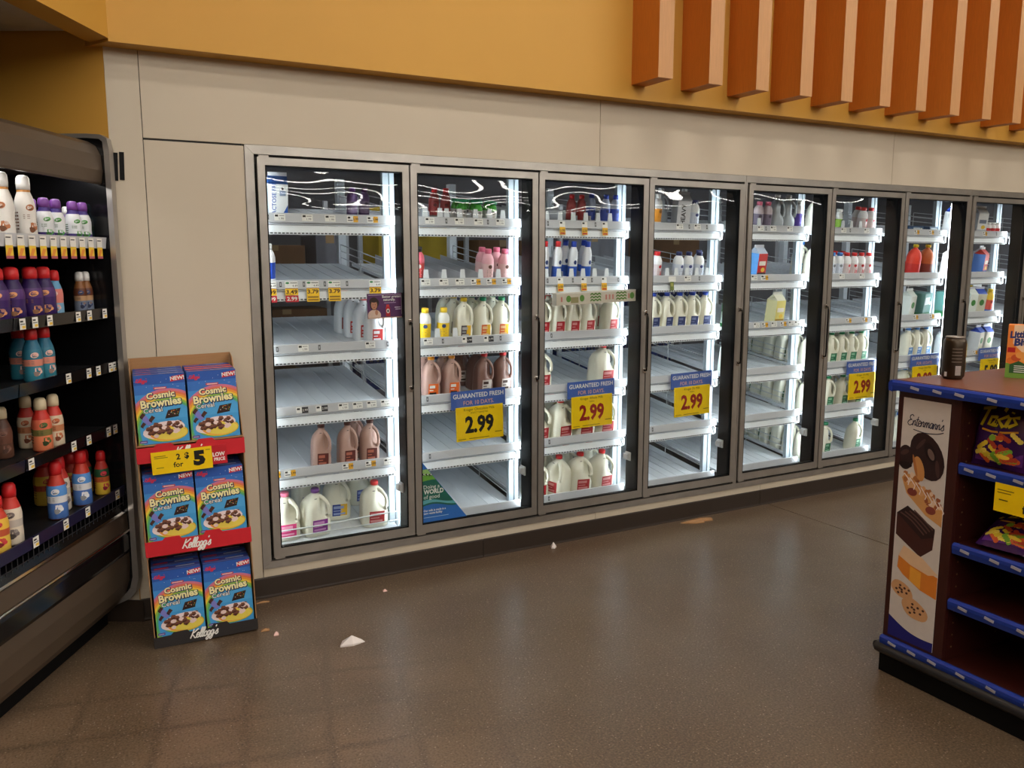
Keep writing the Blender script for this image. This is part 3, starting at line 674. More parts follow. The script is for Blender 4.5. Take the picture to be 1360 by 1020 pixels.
def juice_mb(w, h, c, cl):
    s = []; r = w / 2
    for k, t, cc in ((.9, 0, c), (1, .03, c), (1, .08, c), (.96, .10, c), (1, .12, cl), (1, .30, cl), (1, .42, cl), (1, .44, c), (.96, .5, c), (1, .56, c), (.95, .66, c), (.8, .76, c), (.55, .84, c), (.3, .89, c), (.24, .95, c)): s.append((r * k, t * h, cc))
    return bottle(s)
def carton_mb(w, d, h, cols):
    """gable-top carton: body, sloping roof panels, crimped fin"""
    a, b = w / 2, d / 2; hb = h * .76; hf = h * .92; mb = MB()
    B = [(-a, -b, 0), (a, -b, 0), (a, b, 0), (-a, b, 0), (-a, -b, hb), (a, -b, hb), (a, b, hb), (-a, b, hb)]
    mb.add(B, [(0, 1, 5, 4)], cols['front']); mb.add(B, [(3, 0, 4, 7), (1, 2, 6, 5)], cols['side']); mb.add(B, [(0, 3, 2, 1), (2, 3, 7, 6)], cols['side'])
    T = [(-a, -b, hb), (a, -b, hb), (a, b, hb), (-a, b, hb), (-a, -.004, hf), (a, -.004, hf), (a, .004, hf), (-a, .004, hf), (-a * .5, 0, hb + .4 * (hf - hb)), (a * .5, 0, hb + .4 * (hf - hb))]
    mb.add(T, [(0, 1, 5, 4), (2, 3, 7, 6)], cols['top']); mb.add(T, [(0, 4, 8), (4, 7, 8), (7, 3, 8), (3, 0, 8), (1, 9, 5), (5, 9, 6), (6, 9, 2), (2, 9, 1)], cols['top'])
    mb.box(-a, a, -.004, .004, hf, h, cols['fin'])
    return mb
CART = {
 'lactose': (dict(front=S(236, 240, 242), side=S(228, 234, 240), top=S(60, 110, 190), fin=S(236, 240, 244)), 'LACTOSE FREE', 'white and blue gable-top milk carton'),
 'heavy': (dict(front=S(214, 216, 220), side=S(190, 194, 200), top=S(190, 194, 200), fin=S(190, 190, 196)), 'HEAVY', 'grey carton lettered vertically'),
 'red_blue': (dict(front=S(206, 44, 40), side=S(96, 160, 226), top=S(190, 200, 216), fin=S(226, 228, 236)), '', 'red and light-blue juice carton'),
 'cream': (dict(front=S(232, 218, 120), side=S(238, 232, 178), top=S(238, 236, 214), fin=S(240, 240, 230)), '', 'pale yellow gable-top carton'),
 'green_dot': (dict(front=S(226, 232, 226), side=S(222, 230, 224), top=S(214, 222, 216), fin=S(230, 232, 230)), 'dot', 'white carton with green disc'),
 'white': (dict(front=S(230, 230, 228), side=S(226, 228, 228), top=S(222, 222, 222), fin=S(232, 232, 232)), '', 'plain white gable-top carton'),
 'red_front': (dict(front=S(206, 60, 44), side=S(84, 130, 206), top=S(200, 60, 54), fin=S(226, 222, 220)), '', 'red-fronted gable-top carton'),
 'blue_top': (dict(front=S(216, 214, 194), side=S(226, 230, 232), top=S(38, 80, 186), fin=S(226, 230, 238)), 'dot', 'white carton with blue gable'),
}
BOXS = {'navy_box': (.14, .13, .06, S(44, 76, 110), S(30, 50, 84), 'flat dark-blue carton'), 'teal_box': (.16, .13, .2, S(80, 130, 126), S(40, 110, 70), 'teal and green box')}
ROWT = ['front row', 'second row', 'third row', 'fourth row', 'fifth row', 'sixth row', 'seventh row']
def build_item(kind, style, loc, rotz, label, group):
    R = (SL, 0, 0)
    mtx = Matrix.Translation(Vector(loc)) @ Matrix.Rotation(SL, 4, 'X') @ Matrix.Rotation(rotz, 4, 'Z')
    if kind in ('half', 'gal'):
        st = JUG[style]; w, h = (.104, .245) if kind == 'half' else (.150, .25)
        t = thing('milk_jug', label, 'jug', group=group); t.matrix_world = mtx
        link('jug_body', cached(('jug', kind, st['body'].name), lambda: jug(w, h).mesh('jug_body', st['body'])), t)
        link('cap', cached(('cap', kind, st['cap']), lambda: cap_mb(.020 if kind == 'half' else .0225, h * .945, .021).mesh('cap', CAPM[st['cap']])), t)
        if style != 'clear': link('label_sticker', cached(('lab', kind, style), lambda: jug_label(w, h, st['c1'], st['c2'], st['lk']).mesh('label_sticker', INK)), t)
    elif kind in ('bot', 'slim', 'small'):
        w, h, a, b, c, cp, look = BOT[style]
        t = thing('drink_bottle', label, 'bottle', group=group); t.matrix_world = mtx
        link('bottle_body', cached(('bot', style), lambda: bottle(bprof(w, h, a, b, c, (.12, .40) if 'slim' in style else (.2, .58))).mesh('bottle_body', INK)), t)
        def bl():
            pr_ = bprof(w, h, a, b, c, (.12, .40) if 'slim' in style else (.2, .58)); r = w / 2; dk = tuple(q * .35 for q in c)
            def fn(x, y, z):
                q = [(r0 + (r1 - r0) * (y - z0) / max(1e-6, z1 - z0)) for (r0, z0, _), (r1, z1, _) in zip(pr_, pr_[1:]) if z0 <= y <= z1] or [r]
                return ((q[0] + .0006 + z) * sin(x / r), -(q[0] + .0006 + z) * cos(x / r), y)
            p = Print(fn); ink = {'yellow': S(60, 80, 140), 'pink_bottle': S(96, 60, 50), 'redcap_white': S(196, 40, 50), 'bluecap_white': S(60, 70, 130), 'bluecap_big': S(120, 80, 160), 'choc_black': S(236, 220, 216)}.get(style, dk)
            p.ell(0, h * .50, r * .34, h * .055, ink, 0, n=14)
            for i in range(4): p.rect(-.5 * r, (.1 + .3 * (i % 2)) * r, h * (.23 + .05 * i), h * (.245 + .05 * i), ink, 0)
            if style == 'redcap_white': p.rect(.0, .6 * r, h * .16, h * .34, S(200, 50, 56), 1)
            return p.mb.mesh('label_print', INK)
        link('label_print', cached(('bl', style), bl), t)
        capr = w * (.27 if kind != 'small' else .36)
        if style == 'green_cap': capr = w * .46
        link('cap', cached(('bcap', style), lambda: cap_mb(capr, h * .87, h * .13).mesh('cap', CAPM[cp])), t)
    elif kind == 'wide':
        col, cl = {'red_juice': (S(226, 60, 40), S(200, 40, 36)), 'brown_juice': (S(186, 90, 40), S(120, 40, 30)), 'green_juice': (S(40, 130, 70), S(210, 226, 214))}[style]
        t = thing('juice_bottle', label, 'bottle', group=group); t.matrix_world = mtx
        link('bottle_body', cached(('ju', style), lambda: juice_mb(.115, .25, col, cl).mesh('bottle_body', INK)), t)
        link('cap', cached('jucap', lambda: cap_mb(.021, .232, .022).mesh('cap', CAPM['yellow'])), t)
    elif kind == 'carton':
        cols, txt, look = CART[style]
        t = thing('drink_carton', label, 'carton', group=group); t.matrix_world = mtx
        link('carton_body', cached(('ca', style), lambda: carton_mb(.094, .094, .24, cols).mesh('carton_body', INK)), t)
        def pr():
            p = Print()
            if txt and txt != 'dot':
                if style == 'lactose':
                    p.poly([(.0, 0), (.046, 0), (.046, .08), (.03, .05)], S(40, 90, 180)); p.rect(-.04, -.01, .0, .03, S(150, 190, 230)); p.text(txt, -.012, .02, .02, S(30, 80, 170), 1, 'l', .01, rot=pi / 2); p.ell(.02, .16, .006, .006, S(60, 60, 66)); p.rect(.006, .036, .125, .15, S(150, 170, 200))
                else: p.text(txt, .01, .03, .03, BLACK, 1, 'l', .02, rot=pi / 2)
            elif txt == 'dot': p.ell(0, .11, .026, .026, S(60, 130, 60)).rect(-.044, .044, 0, .022, S(50, 90, 180) if style == 'blue_top' else S(40, 130, 80))
            else:
                p.rect(-.034, .034, .10, .13, S(244, 236, 220) if style != 'white' else S(120, 130, 150)).rect(-.044, .044, .0, .05, {'red_blue': S(60, 60, 60), 'cream': S(190, 150, 60), 'red_front': S(40, 70, 160), 'white': S(180, 190, 200)}[style]).ell(.01, .07, .02, .016, S(240, 200, 60))
            return p.mb.mesh('carton_print', INK)
        link('carton_print', cached(('cp', style), pr), t, (0, -.0472, 0), (pi / 2, 0, 0))
    else:
        w, d, h, c1, c2, look = BOXS[style]
        t = thing('drink_box', label, 'box', group=group); t.matrix_world = mtx
        link('box_body', cached(('bx', style), lambda: MB().box(-w / 2, w / 2, -d / 2, d / 2, h * .22, h, c1).box(-w / 2, w / 2, -d / 2, d / 2, 0, h * .22, c2).mesh('box_body', INK)), t, bevel=.003)
        link('box_print', cached(('bxp', style), lambda: Print().rect(-w * .4, w * .2, h * .55, h * .85, S(200, 214, 220)).ell(w * .3, h * .6, w * .1, w * .1, S(226, 226, 210)).mb.mesh('box_print', INK)), t, (0, -d / 2 - .0004, 0), (pi / 2, 0, 0))
    return t
WD = dict(gal=.152, half=.106, bot=.075, slim=.062, small=.06, wide=.115, carton=.096, box=.14)
ITEMS = {
    (1, 1): [('carton', 'lactose', 0, 0.148), ('slim', 'purple_dim', 3, 0.61), ('slim', 'purple_dim', 3, 0.68)],
    (1, 2): [('bot', 'bluecap_big', 0, 0.085)],
    (1, 3): [('half', 'red_opaque', 0, 0.652), ('half', 'red_opaque', 1, 0.627), ('half', 'red_opaque', 2, 0.608), ('half', 'red_opaque', 3, 0.591)],
    (1, 5): [('half', 'choc_brown', 0, 0.33), ('half', 'choc_brown', 0, 0.478), ('half', 'choc_brown', 0, 0.606), ('half', 'choc_brown', 1, 0.56)],
    (1, 6): [('gal', 'pink', 0, 0.125), ('gal', 'purple', 0, 0.29), ('gal', 'blue_label', 1, 0.463), ('gal', 'red', 0, 0.63), ('gal', 'blue_label', 2, 0.327), ('gal', 'blue_label', 2, 0.643)],
    (2, 1): [('small', 'green_cap', 0, 0.501), ('small', 'green_cap', 0, 0.594), ('small', 'green_cap', 1, 0.435), ('small', 'green_cap', 1, 0.512), ('small', 'green_cap', 1, 0.601), ('small', 'green_cap', 2, 0.43), ('small', 'green_cap', 2, 0.494), ('small', 'green_cap', 2, 0.558), ('slim', 'red_dim', 2, 0.293), ('slim', 'red_dim', 2, 0.365)],
    (2, 2): [('bot', 'choc_black', 0, 0.13), ('bot', 'pink_bottle', 0, 0.566), ('bot', 'pink_bottle', 0, 0.676), ('bot', 'pink_bottle', 1, 0.57), ('bot', 'pink_bottle', 1, 0.666)],
    (2, 3): [('bot', 'yellow', 0, 0.165), ('bot', 'yellow', 0, 0.28), ('half', 'yellow', 0, 0.41), ('half', 'green_or', 0, 0.535), ('half', 'green_or', 0, 0.658), ('half', 'yellow', 1, 0.401), ('half', 'green_or', 1, 0.52), ('half', 'green_or', 1, 0.66), ('half', 'yellow', 2, 0.405), ('half', 'green_or', 2, 0.541), ('half', 'green_or', 2, 0.661)],
    (2, 4): [('half', 'choc_or', 0, 0.201), ('half', 'choc_or', 0, 0.329), ('half', 'choc_or', 1, 0.212), ('half', 'choc_or', 1, 0.335), ('half', 'choc_red', 0, 0.541), ('half', 'choc_red', 0, 0.666), ('half', 'choc_red', 1, 0.553), ('half', 'choc_red', 2, 0.502)],
    (3, 1): [('slim', 'blue_dim', 0, 0.608), ('slim', 'blue_dim', 0, 0.68), ('slim', 'blue_dim', 1, 0.549), ('slim', 'red_dim', 1, 0.403), ('slim', 'red_dim', 1, 0.476)],
    (3, 2): [('slim', 'red_slim', 0, 0.165), ('slim', 'red_slim', 0, 0.257), ('slim', 'blue_slim', 0, 0.369), ('slim', 'blue_slim', 0, 0.472), ('slim', 'blue_slim', 1, 0.357), ('slim', 'blue_slim', 1, 0.492)],
    (3, 3): [('half', 'red', 0, 0.16), ('half', 'red', 0, 0.27), ('half', 'red', 0, 0.38), ('half', 'red', 0, 0.49), ('half', 'red', 0, 0.666), ('half', 'red', 1, 0.273), ('half', 'red', 1, 0.385), ('half', 'red', 1, 0.662)],
    (3, 4): [('gal', 'red', 0, 0.151), ('gal', 'red', 0, 0.63)],
    (3, 5): [('gal', 'red', 0, 0.14), ('gal', 'red', 0, 0.31), ('gal', 'red', 0, 0.48), ('gal', 'red', 0, 0.64), ('gal', 'red', 1, 0.336), ('gal', 'red', 1, 0.494), ('gal', 'red', 1, 0.649)],
    (3, 6): [('gal', 'red', 0, 0.136), ('gal', 'red', 0, 0.302), ('gal', 'red', 0, 0.463), ('gal', 'red', 0, 0.631), ('gal', 'red', 1, 0.287), ('gal', 'red', 1, 0.456), ('gal', 'red', 1, 0.639)],
    (4, 1): [('bot', 'gold_white', 0, 0.233), ('half', 'clear', 1, 0.36), ('carton', 'heavy', 0, 0.447), ('bot', 'bluecap_white', 0, 0.547), ('half', 'clear', 2, 0.66)],
    (4, 2): [('bot', 'redcap_white', 0, 0.243), ('bot', 'bluecap_white', 0, 0.425), ('bot', 'bluecap_white', 0, 0.509), ('bot', 'bluecap_white', 0, 0.6), ('bot', 'bluecap_white', 1, 0.67)],
    (4, 3): [('half', 'blue', 0, 0.226), ('half', 'blue', 0, 0.336), ('half', 'blue', 0, 0.446), ('half', 'blue', 0, 0.556), ('half', 'blue', 0, 0.666), ('half', 'blue', 1, 0.335), ('half', 'blue', 1, 0.445), ('half', 'blue', 1, 0.555), ('half', 'blue', 1, 0.665)],
    (5, 1): [('bot', 'pale_dim', 0, 0.310), ('bot', 'pale_dim', 0, 0.392), ('half', 'clear', 0, 0.488), ('half', 'clear', 0, 0.598), ('slim', 'white_purple', 0, 0.690)],
    (5, 2): [('carton', 'red_blue', 0, 0.329)],
    (5, 3): [('wide', 'green_juice', 0, 0.10), ('carton', 'cream', 0, 0.527)],
    (5, 4): [('carton', 'green_dot', 0, 0.095)],
    (6, 1): [('half', 'green', 0, 0.10), ('small', 'white_green', 0, 0.33), ('bot', 'redcap_white', 0, 0.60), ('bot', 'redcap_white', 0, 0.682), ('bot', 'redcap_white', 1, 0.641)],
    (6, 2): [('half', 'blue_light', 0, 0.10), ('half', 'blue_light', 1, 0.10), ('bot', 'bluecap_white6', 0, 0.288), ('bot', 'bluecap_white6', 0, 0.366), ('bot', 'redcap_white', 0, 0.444), ('bot', 'redcap_white', 0, 0.524), ('bot', 'redcap_white', 0, 0.604), ('bot', 'redcap_white', 0, 0.684), ('bot', 'redcap_white', 1, 0.414), ('bot', 'redcap_white', 1, 0.497)],
    (6, 4): [('half', 'green', 0, 0.226), ('half', 'green', 0, 0.336), ('half', 'green', 0, 0.446), ('half', 'green', 0, 0.556), ('half', 'green', 0, 0.666), ('half', 'green', 1, 0.335), ('half', 'green', 1, 0.445), ('half', 'green', 1, 0.555), ('half', 'green', 1, 0.665)] + [('half', 'green', r, .10) for r in range(7)],
    (6, 5): [('half', 'green', 0, 0.328), ('half', 'green', 0, 0.487), ('half', 'green', 0, 0.643), ('half', 'green', 1, 0.508)] + [('half', 'green', r, .10) for r in range(7)],
    (6, 6): [('half', 'green', 0, 0.323), ('half', 'green', 0, 0.66)] + [('half', 'green', r, .10) for r in range(7)],
    (7, 1): [('box', 'navy_box', 0, 0.440), ('box', 'navy_box', 0, 0.63)],
    (7, 2): [('wide', 'red_juice', 0, 0.47), ('wide', 'brown_juice', 0, 0.62)],
    (7, 3): [('carton', 'green_dot', 0, 0.42), ('box', 'teal_box', 0, 0.60)],
    (7, 4): [('half', 'blue_light', 0, 0.442), ('half', 'blue_light', 0, 0.553), ('half', 'blue_light', 0, 0.664)],
    (7, 5): [('gal', 'blue_light', 0, 0.46), ('gal', 'blue_light', 0, 0.64)],
    (7, 6): [('half', 'blue_light', 0, 0.403)],
    (8, 1): [('carton', 'blue_top', 0, 0.10), ('carton', 'red_blue', 0, 0.215), ('carton', 'white', 0, 0.452), ('small', 'red_white', 0, 0.559), ('small', 'red_white', 0, 0.622), ('small', 'red_white', 0, 0.685)],
    (8, 2): [('carton', 'white', 0, 0.10), ('carton', 'red_front', 0, 0.22), ('carton', 'red_front', 0, 0.518), ('carton', 'white', 1, 0.667)],
    (8, 3): [('box', 'teal_box', 0, 0.13), ('carton', 'green_dot', 0, 0.40), ('carton', 'blue_top', 0, 0.52), ('carton', 'green_dot', 1, 0.647), ('bot', 'yellow_blue', 0, 0.662), ('bot', 'yellow_blue', 2, 0.668)],
    (8, 4): [('half', 'clear', 0, 0.10), ('half', 'clear', 0, 0.22), ('carton', 'blue_top', 0, 0.544), ('carton', 'blue_top', 0, 0.660)],
}
ITEM_YAW = {'gal': .15, 'half': .1}
for (k, s), lst in ITEMS.items():
    for row in range(8):
        mem = sorted([q for q in lst if q[2] == row], key=lambda q: q[3])
        for i, (kind, style, r, x) in enumerate(mem):
            w = WD[kind]; y = .172 + w / 2 + .012 + r * (w + .012); zr = ZR[s] if not (s == 6 and k in (1, 4)) else .25
            look = (JUG[style]['look'] % {'half': 'half-gallon', 'gal': 'gallon'}[kind]) if kind in ('half', 'gal') else BOT[style][6] if kind in ('bot', 'slim', 'small') else CART[style][2] if kind == 'carton' else BOXS[style][5] if kind == 'box' else {'red_juice': 'big red juice bottle', 'brown_juice': 'big amber juice bottle', 'green_juice': 'big green drink bottle'}[style]
            place = '' if len(mem) == 1 else ('leftmost, ' if i == 0 else 'rightmost, ' if i == len(mem) - 1 else '%s from left, ' % ORD[i + 1])
            lab = '%s, %s%s, %s shelf, %s door' % (look, place, ROWT[row], ORD[s], ORD[k])
            yaw = random.uniform(-1, 1) * ITEM_YAW.get(kind, .3)
            if kind == 'gal' and k == 3 and s == 6 and row == 0 and i == 1: yaw = -1.15
            build_item(kind, style, (X0(k) + x, y, deck_z(zr, y) + .001), yaw, lab, '%s shelf of the %s cooler door' % (ORD[s], ORD[k]))

# ------------------------------------------------------------------ storage in the cooler room, seen through the shelves
def crate_mb(w, d, h):
    mb = MB(); t = .008
    for z0, z1 in ((0, .05), (h * .42, h * .56), (h - .05, h)):
        mb.box(-w / 2, w / 2, -d / 2, -d / 2 + t, z0, z1).box(-w / 2, w / 2, d / 2 - t, d / 2, z0, z1).box(-w / 2, -w / 2 + t, -d / 2, d / 2, z0, z1).box(w / 2 - t, w / 2, -d / 2, d / 2, z0, z1)
    for i in range(7):
        x = -w / 2 + t + (w - 2 * t - .015) * i / 6
        mb.box(x, x + .015, -d / 2 + .001, -d / 2 + t, .05, h - .05).box(x, x + .015, d / 2 - t, d / 2 - .001, .05, h - .05)
        mb.box(-w / 2 + .001, -w / 2 + t, x, x + .015, .05, h - .05).box(w / 2 - t, w / 2 - .001, x, x + .015, .05, h - .05)
    return mb.box(-w / 2 + t, w / 2 - t, -d / 2 + t, d / 2 - t, 0, .008)
CRB = mat('blue_crate_plastic', S(30, 54, 120), 0.45); YELB = mat('yellow_carton_board', S(190, 160, 30), 0.7); GREYB = mat('grey_shrink_wrapped_board', S(120, 120, 128), 0.3)
def stored_box(x, y, z, w, d, h, m, label, cat='box', tape=True):
    t = thing('storage_carton', label, cat, (x, y, z), (0, 0, random.uniform(-.05, .05)), 'cartons stored in the cooler room')
    put('carton_body', MB().box(-w / 2, w / 2, -d / 2, d / 2, 0, h), m, t, bevel=.004)
    put('tape', MB().box(-w / 2 - .001, w / 2 + .001, -.025, .025, h, h + .001).box(-.03, .03, -d / 2 - .001, -d / 2, h * .75, h), mat('packing_tape', S(170, 140, 100), .25), t)
M_CR = crate_mb(.34, .34, .28).mesh('crate_body', CRB)
for i, x in enumerate((.9, 2.7, 4.5, 6.3)):  # unseen fill lights, added to lift the dark cooler background
    t = thing('cooler_fill_light', 'added unseen fill light in the cooler room, %s from left' % ORD[i + 1], 'light', (x, 1.42, 2.36), group='added cooler room fill lights')
    put('fill_base', MB().box(-.35, .35, -.05, .05, .02, .059), WHITEM, t); put('fill_lens', MB().prism([(-.04, .02), (-.03, -.02), (.03, -.02), (.04, .02)], 'x', -.33, .33), BACKFILL, t)
def rack(x, label):
    t = thing('storage_rack', label, 'rack', (x, 1.75, .14), group='storage racks in the cooler room')
    for px in (-.36, .36):
        for py in (-.24, .24): put('post', MB().box(px - .015, px + .015, py - .015, py + .015, 0, 2.0), RAILM, t)
    for z in (.12, .62, 1.08, 1.50): put('rack_shelf', MB().box(-.375, .375, -.25, .25, z, z + .02), COOLW, t)
for i in range(6):
    rack(.55 + i * .82, 'grey storage rack %s behind the shelving units' % ['leftmost', 'second from left', 'third from left', 'fourth from left', 'fifth from left', 'sixth from left'][i])
stored_box(.42, 1.72, 1.66, .42, .36, .15, CARDD, 'brown carton on storage rack top behind first door, left one')
stored_box(.80, 1.72, 1.66, .2, .36, .22, GREYB, 'grey wrapped carton on storage rack behind first door, right one')
stored_box(.50, 1.72, 1.24, .55, .36, .14, CARDD, 'brown carton on storage rack seen above third shelf, first door')
stored_box(.40, 1.72, .78, .42, .36, .17, CARD, 'tan carton on storage rack seen above fourth shelf, first door')
stored_box(1.42, 1.72, 1.66, .55, .36, .42, YELB, 'yellow carton on storage rack seen at top of second door')
stored_box(2.15, 1.72, 1.66, .42, .36, .2, CARDD, 'brown carton on storage rack seen through upper third door')
stored_box(2.50, 1.72, 1.66, .2, .36, .16, CARD, 'small tan carton on storage rack seen through third door')
stored_box(3.0, 1.72, 1.66, .5, .36, .26, GREYB, 'grey wrapped carton on storage rack seen through fourth door')
stored_box(3.85, 1.72, 1.66, .5, .36, .24, CARDD, 'brown carton on storage rack seen through fifth door')
for i, (x, z) in enumerate(((1.22, .78), (1.58, .78), (2.02, 1.24), (2.40, 1.24), (2.86, .78), (3.22, 1.24), (3.66, .78), (4.04, 1.24))):
    t = thing('milk_crate', 'blue plastic crate on storage rack, %s from left of the crates' % (ORD + ['tenth'])[i + 1], 'crate', (x, 1.72, z), group='blue crates in the cooler room')
    link('crate_body', M_CR, t)

# ------------------------------------------------------------------ signs hung on the cooler shelves
def fresh_sign(k, x, line, price, red, label, z=.965):
    t = thing('price_sign', label, 'sign', (X0(k) + x, .128, z), (0, radians(-1.2) if k < 5 else 0, 0), 'yellow and blue price signs on the coolers')
    put('header_card', MB().box(-.176, .176, 0, .003, -.105, 0), mat('blue_sign_board', S(66, 98, 176), .4), t)
    Print().text('GUARANTEED FRESH', 0, -.042, .026, WHITE, 1, bold=.015, sx=.93).text('FOR 10 DAYS.', 0, -.083, .024, S(226, 170, 150), 1, bold=.01, sx=.95).rect(-.12, .12, -.095, -.0935, S(150, 170, 220), 1).put('header_print', t, (0, -.0002, 0))
    put('price_card', MB().box(-.150, .156, -.005, -.001, -.295, -.095), mat('yellow_sign_board', S(255, 208, 4), .4), t)
    p = Print()
    p.text(line[0], 0, -.118, .015, S(60, 50, 20), 1).text(line[1], 0, -.136, .010, S(90, 76, 20), 1)
    p.text(price, 0, -.245, .092, red, 1, bold=.04, sx=.82)
    p.rect(.10, .145, -.262, -.257, S(110, 90, 20), 1).rect(-.14, -.09, -.285, -.281, S(110, 90, 20), 1).rect(-.07, .06, -.285, -.281, S(110, 90, 20), 1)
    p.put('price_print', t, (0, -.0052, 0))
RED = S(150, 26, 20)
fresh_sign(2, .463, ('Kroger Chocolate Milk', 'SELECT VARIETIES'), '2.99', BLACK, 'yellow 2.99 price sign with black numerals, second cooler door')
fresh_sign(3, .472, ('Kroger Whole Milk', 'Gallon'), '2.99', RED, 'yellow 2.99 price sign with red numerals beside red-capped jugs')
fresh_sign(4, .504, ('Kroger 2% Milk', 'Gallon'), '2.99', RED, 'yellow 2.99 price sign among the empty shelves, fourth door')
fresh_sign(6, .606, ('Kroger 1% Milk', 'Gallon'), '2.99', RED, 'yellow 2.99 price sign below green-capped jugs', .945)
fresh_sign(7, .565, ('Kroger Skim Milk', 'Gallon'), '2.99', RED, 'yellow price sign left of the dark can, partly hidden by counter', .955)
fresh_sign(8, .64, ('Organic Milk', 'Half Gallon'), '5.89', BLACK, 'yellow 5.89 price sign right of the dark can', .965)
# purple advert card, triangular sticker, carton-patterned strip
t = thing('advert_card', 'purple advert card showing a child, hanging in the first cooler door', 'sign', (.648, .03, 1.475), (0, radians(-1), 0))
put('card', MB().box(-.099, .099, 0, .003, -.068, .064), mat('purple_card', S(88, 40, 96), .4), t)
p = Print()
p.rect(-.092, .092, .055, .057, S(220, 200, 224), 0).rect(.090, .092, -.05, .055, S(220, 200, 224), 0).rect(-.099, .099, -.068, -.062, S(196, 160, 140), 0)
p.text('Better protein,', .04, .040, .013, WHITE, 1, bold=.02).text('naturally.', .024, .024, .013, WHITE, 1, bold=.02).rect(-.006, .06, .012, .015, S(190, 160, 200), 1).rect(.052, .086, -.014, -.010, S(226, 210, 230), 1).rect(.056, .086, -.024, -.020, S(226, 210, 230), 1)
p.ell(-.062, -.05, .036, .03, S(222, 190, 172), 1, box=(-.099, .03, -.062, .06)).ell(-.062, .012, .026, .034, S(48, 30, 28), 1, wob=.06).ell(-.062, .004, .017, .024, S(190, 130, 104), 2).ell(-.062, .027, .018, .010, S(48, 30, 28), 3)
p.ell(-.068, .006, .002, .002, BLACK, 3).ell(-.056, .006, .002, .002, BLACK, 3).ell(-.062, -.008, .005, .002, S(150, 70, 64), 3).ell(-.05, -.036, .008, .014, S(190, 130, 104), 2)
p.rect(.002, .026, -.058, -.008, S(186, 32, 44), 1).rect(.006, .022, -.008, .004, S(220, 60, 60), 1).ell(.014, -.03, .009, .012, WHITE, 2).ell(.014, -.03, .005, .007, S(60, 40, 50), 3)
p.put('card_print', t, (0, -.0003, 0))
t = thing('door_sticker', 'blue and green triangular sticker in lower corner of second door', 'sticker', (.818, .002, .258))
put('film', MB().prism([(0, 0), (.285, 0), (.0, .365)], 'y', 0, .0008), mat('blue_sticker_film', S(40, 108, 190), .4), t)
p = Print(); B = (.001, .283, .001, .362)
def tri(pts, c, l):
    q = clip(pts, *B); out = []
    for i in range(len(q)):
        a, b = q[i - 1], q[i]; fa = .362 - a[1] - a[0] * .362 / .283; fb = .362 - b[1] - b[0] * .362 / .283
        if (fa >= 0) != (fb >= 0): u = fa / (fa - fb); out.append((a[0] + u * (b[0] - a[0]), a[1] + u * (b[1] - a[1])))
        if fb >= 0: out.append(b)
    p.poly(out, c, l)
wave = lambda y0, y1, a, c, l: [tri([(x, y0 + a * sin(x * 22)), (x + .012, y0 + a * sin((x + .012) * 22)), (x + .012, y1 + a * sin((x + .012) * 22 + .5)), (x, y1 + a * sin(x * 22 + .5))], c, l) for x in [i * .012 for i in range(24)]]
wave(.09, .25, .012, S(24, 98, 84), 0); wave(.235, .262, .008, S(110, 170, 60), 1); wave(.262, .30, .006, S(150, 190, 110), 0); wave(.10, .118, .012, S(96, 170, 180), 1)
for cx, cy in ((.02, .278), (.042, .275), (.062, .272)): p.ell(cx, cy, .009, .006, BLACK, 2); p.ell(cx + .003, cy + .001, .003, .004, WHITE, 3); p.rect(cx - .007, cx - .005, cy - .012, cy, BLACK, 2); p.rect(cx + .005, cx + .007, cy - .012, cy, BLACK, 2)
p.text('Doing a', .02, .193, .022, WHITE, 2, 'l').text('WORLD', .02, .163, .025, WHITE, 2, 'l', .03, .9).text('of good', .02, .135, .022, WHITE, 2, 'l')
p.text('Our milk is made in a', .018, .062, .012, WHITE, 2, 'l', .02, .9).text('zero waste facility', .018, .046, .012, WHITE, 2, 'l', .02, .9).rect(.018, .17, .026, .029, S(180, 210, 236), 1)
p.put('sticker_print', t, (0, -.0002, 0))
t = thing('printed_strip', 'narrow beige strip with green discs and chevrons across the third door', 'sign', (1.715, .035, 1.444), (0, radians(-1.5), 0))
put('strip_board', MB().box(0, .58, 0, .05, 0, .072), mat('beige_strip_board', S(206, 196, 180), .5), t, bevel=.002)
p = Print()
for x in (.085, .18, .55): p.ell(x, .036, .017, .02, S(92, 138, 62), 1)
for x0 in (.24, .43):
    for i in range(3):
        for j in range(3): p.poly([(x0 + j * .026, .012 + i * .018), (x0 + .013 + j * .026, .02 + i * .018), (x0 + .026 + j * .026, .012 + i * .018), (x0 + .026 + j * .026, .022 + i * .018), (x0 + .013 + j * .026, .03 + i * .018), (x0 + j * .026, .022 + i * .018)], S(84, 124, 50), 1)
for x in (.03, .35, .375, .40, .52): p.rect(x, x + .012, .02, .05, S(200, 130, 120), 1)
p.rect(.10, .155, .01, .045, S(150, 140, 100), 1); p.rect(0, .58, .066, .072, S(230, 226, 220), 0)
p.put('strip_print', t, (0, -.0003, 0))

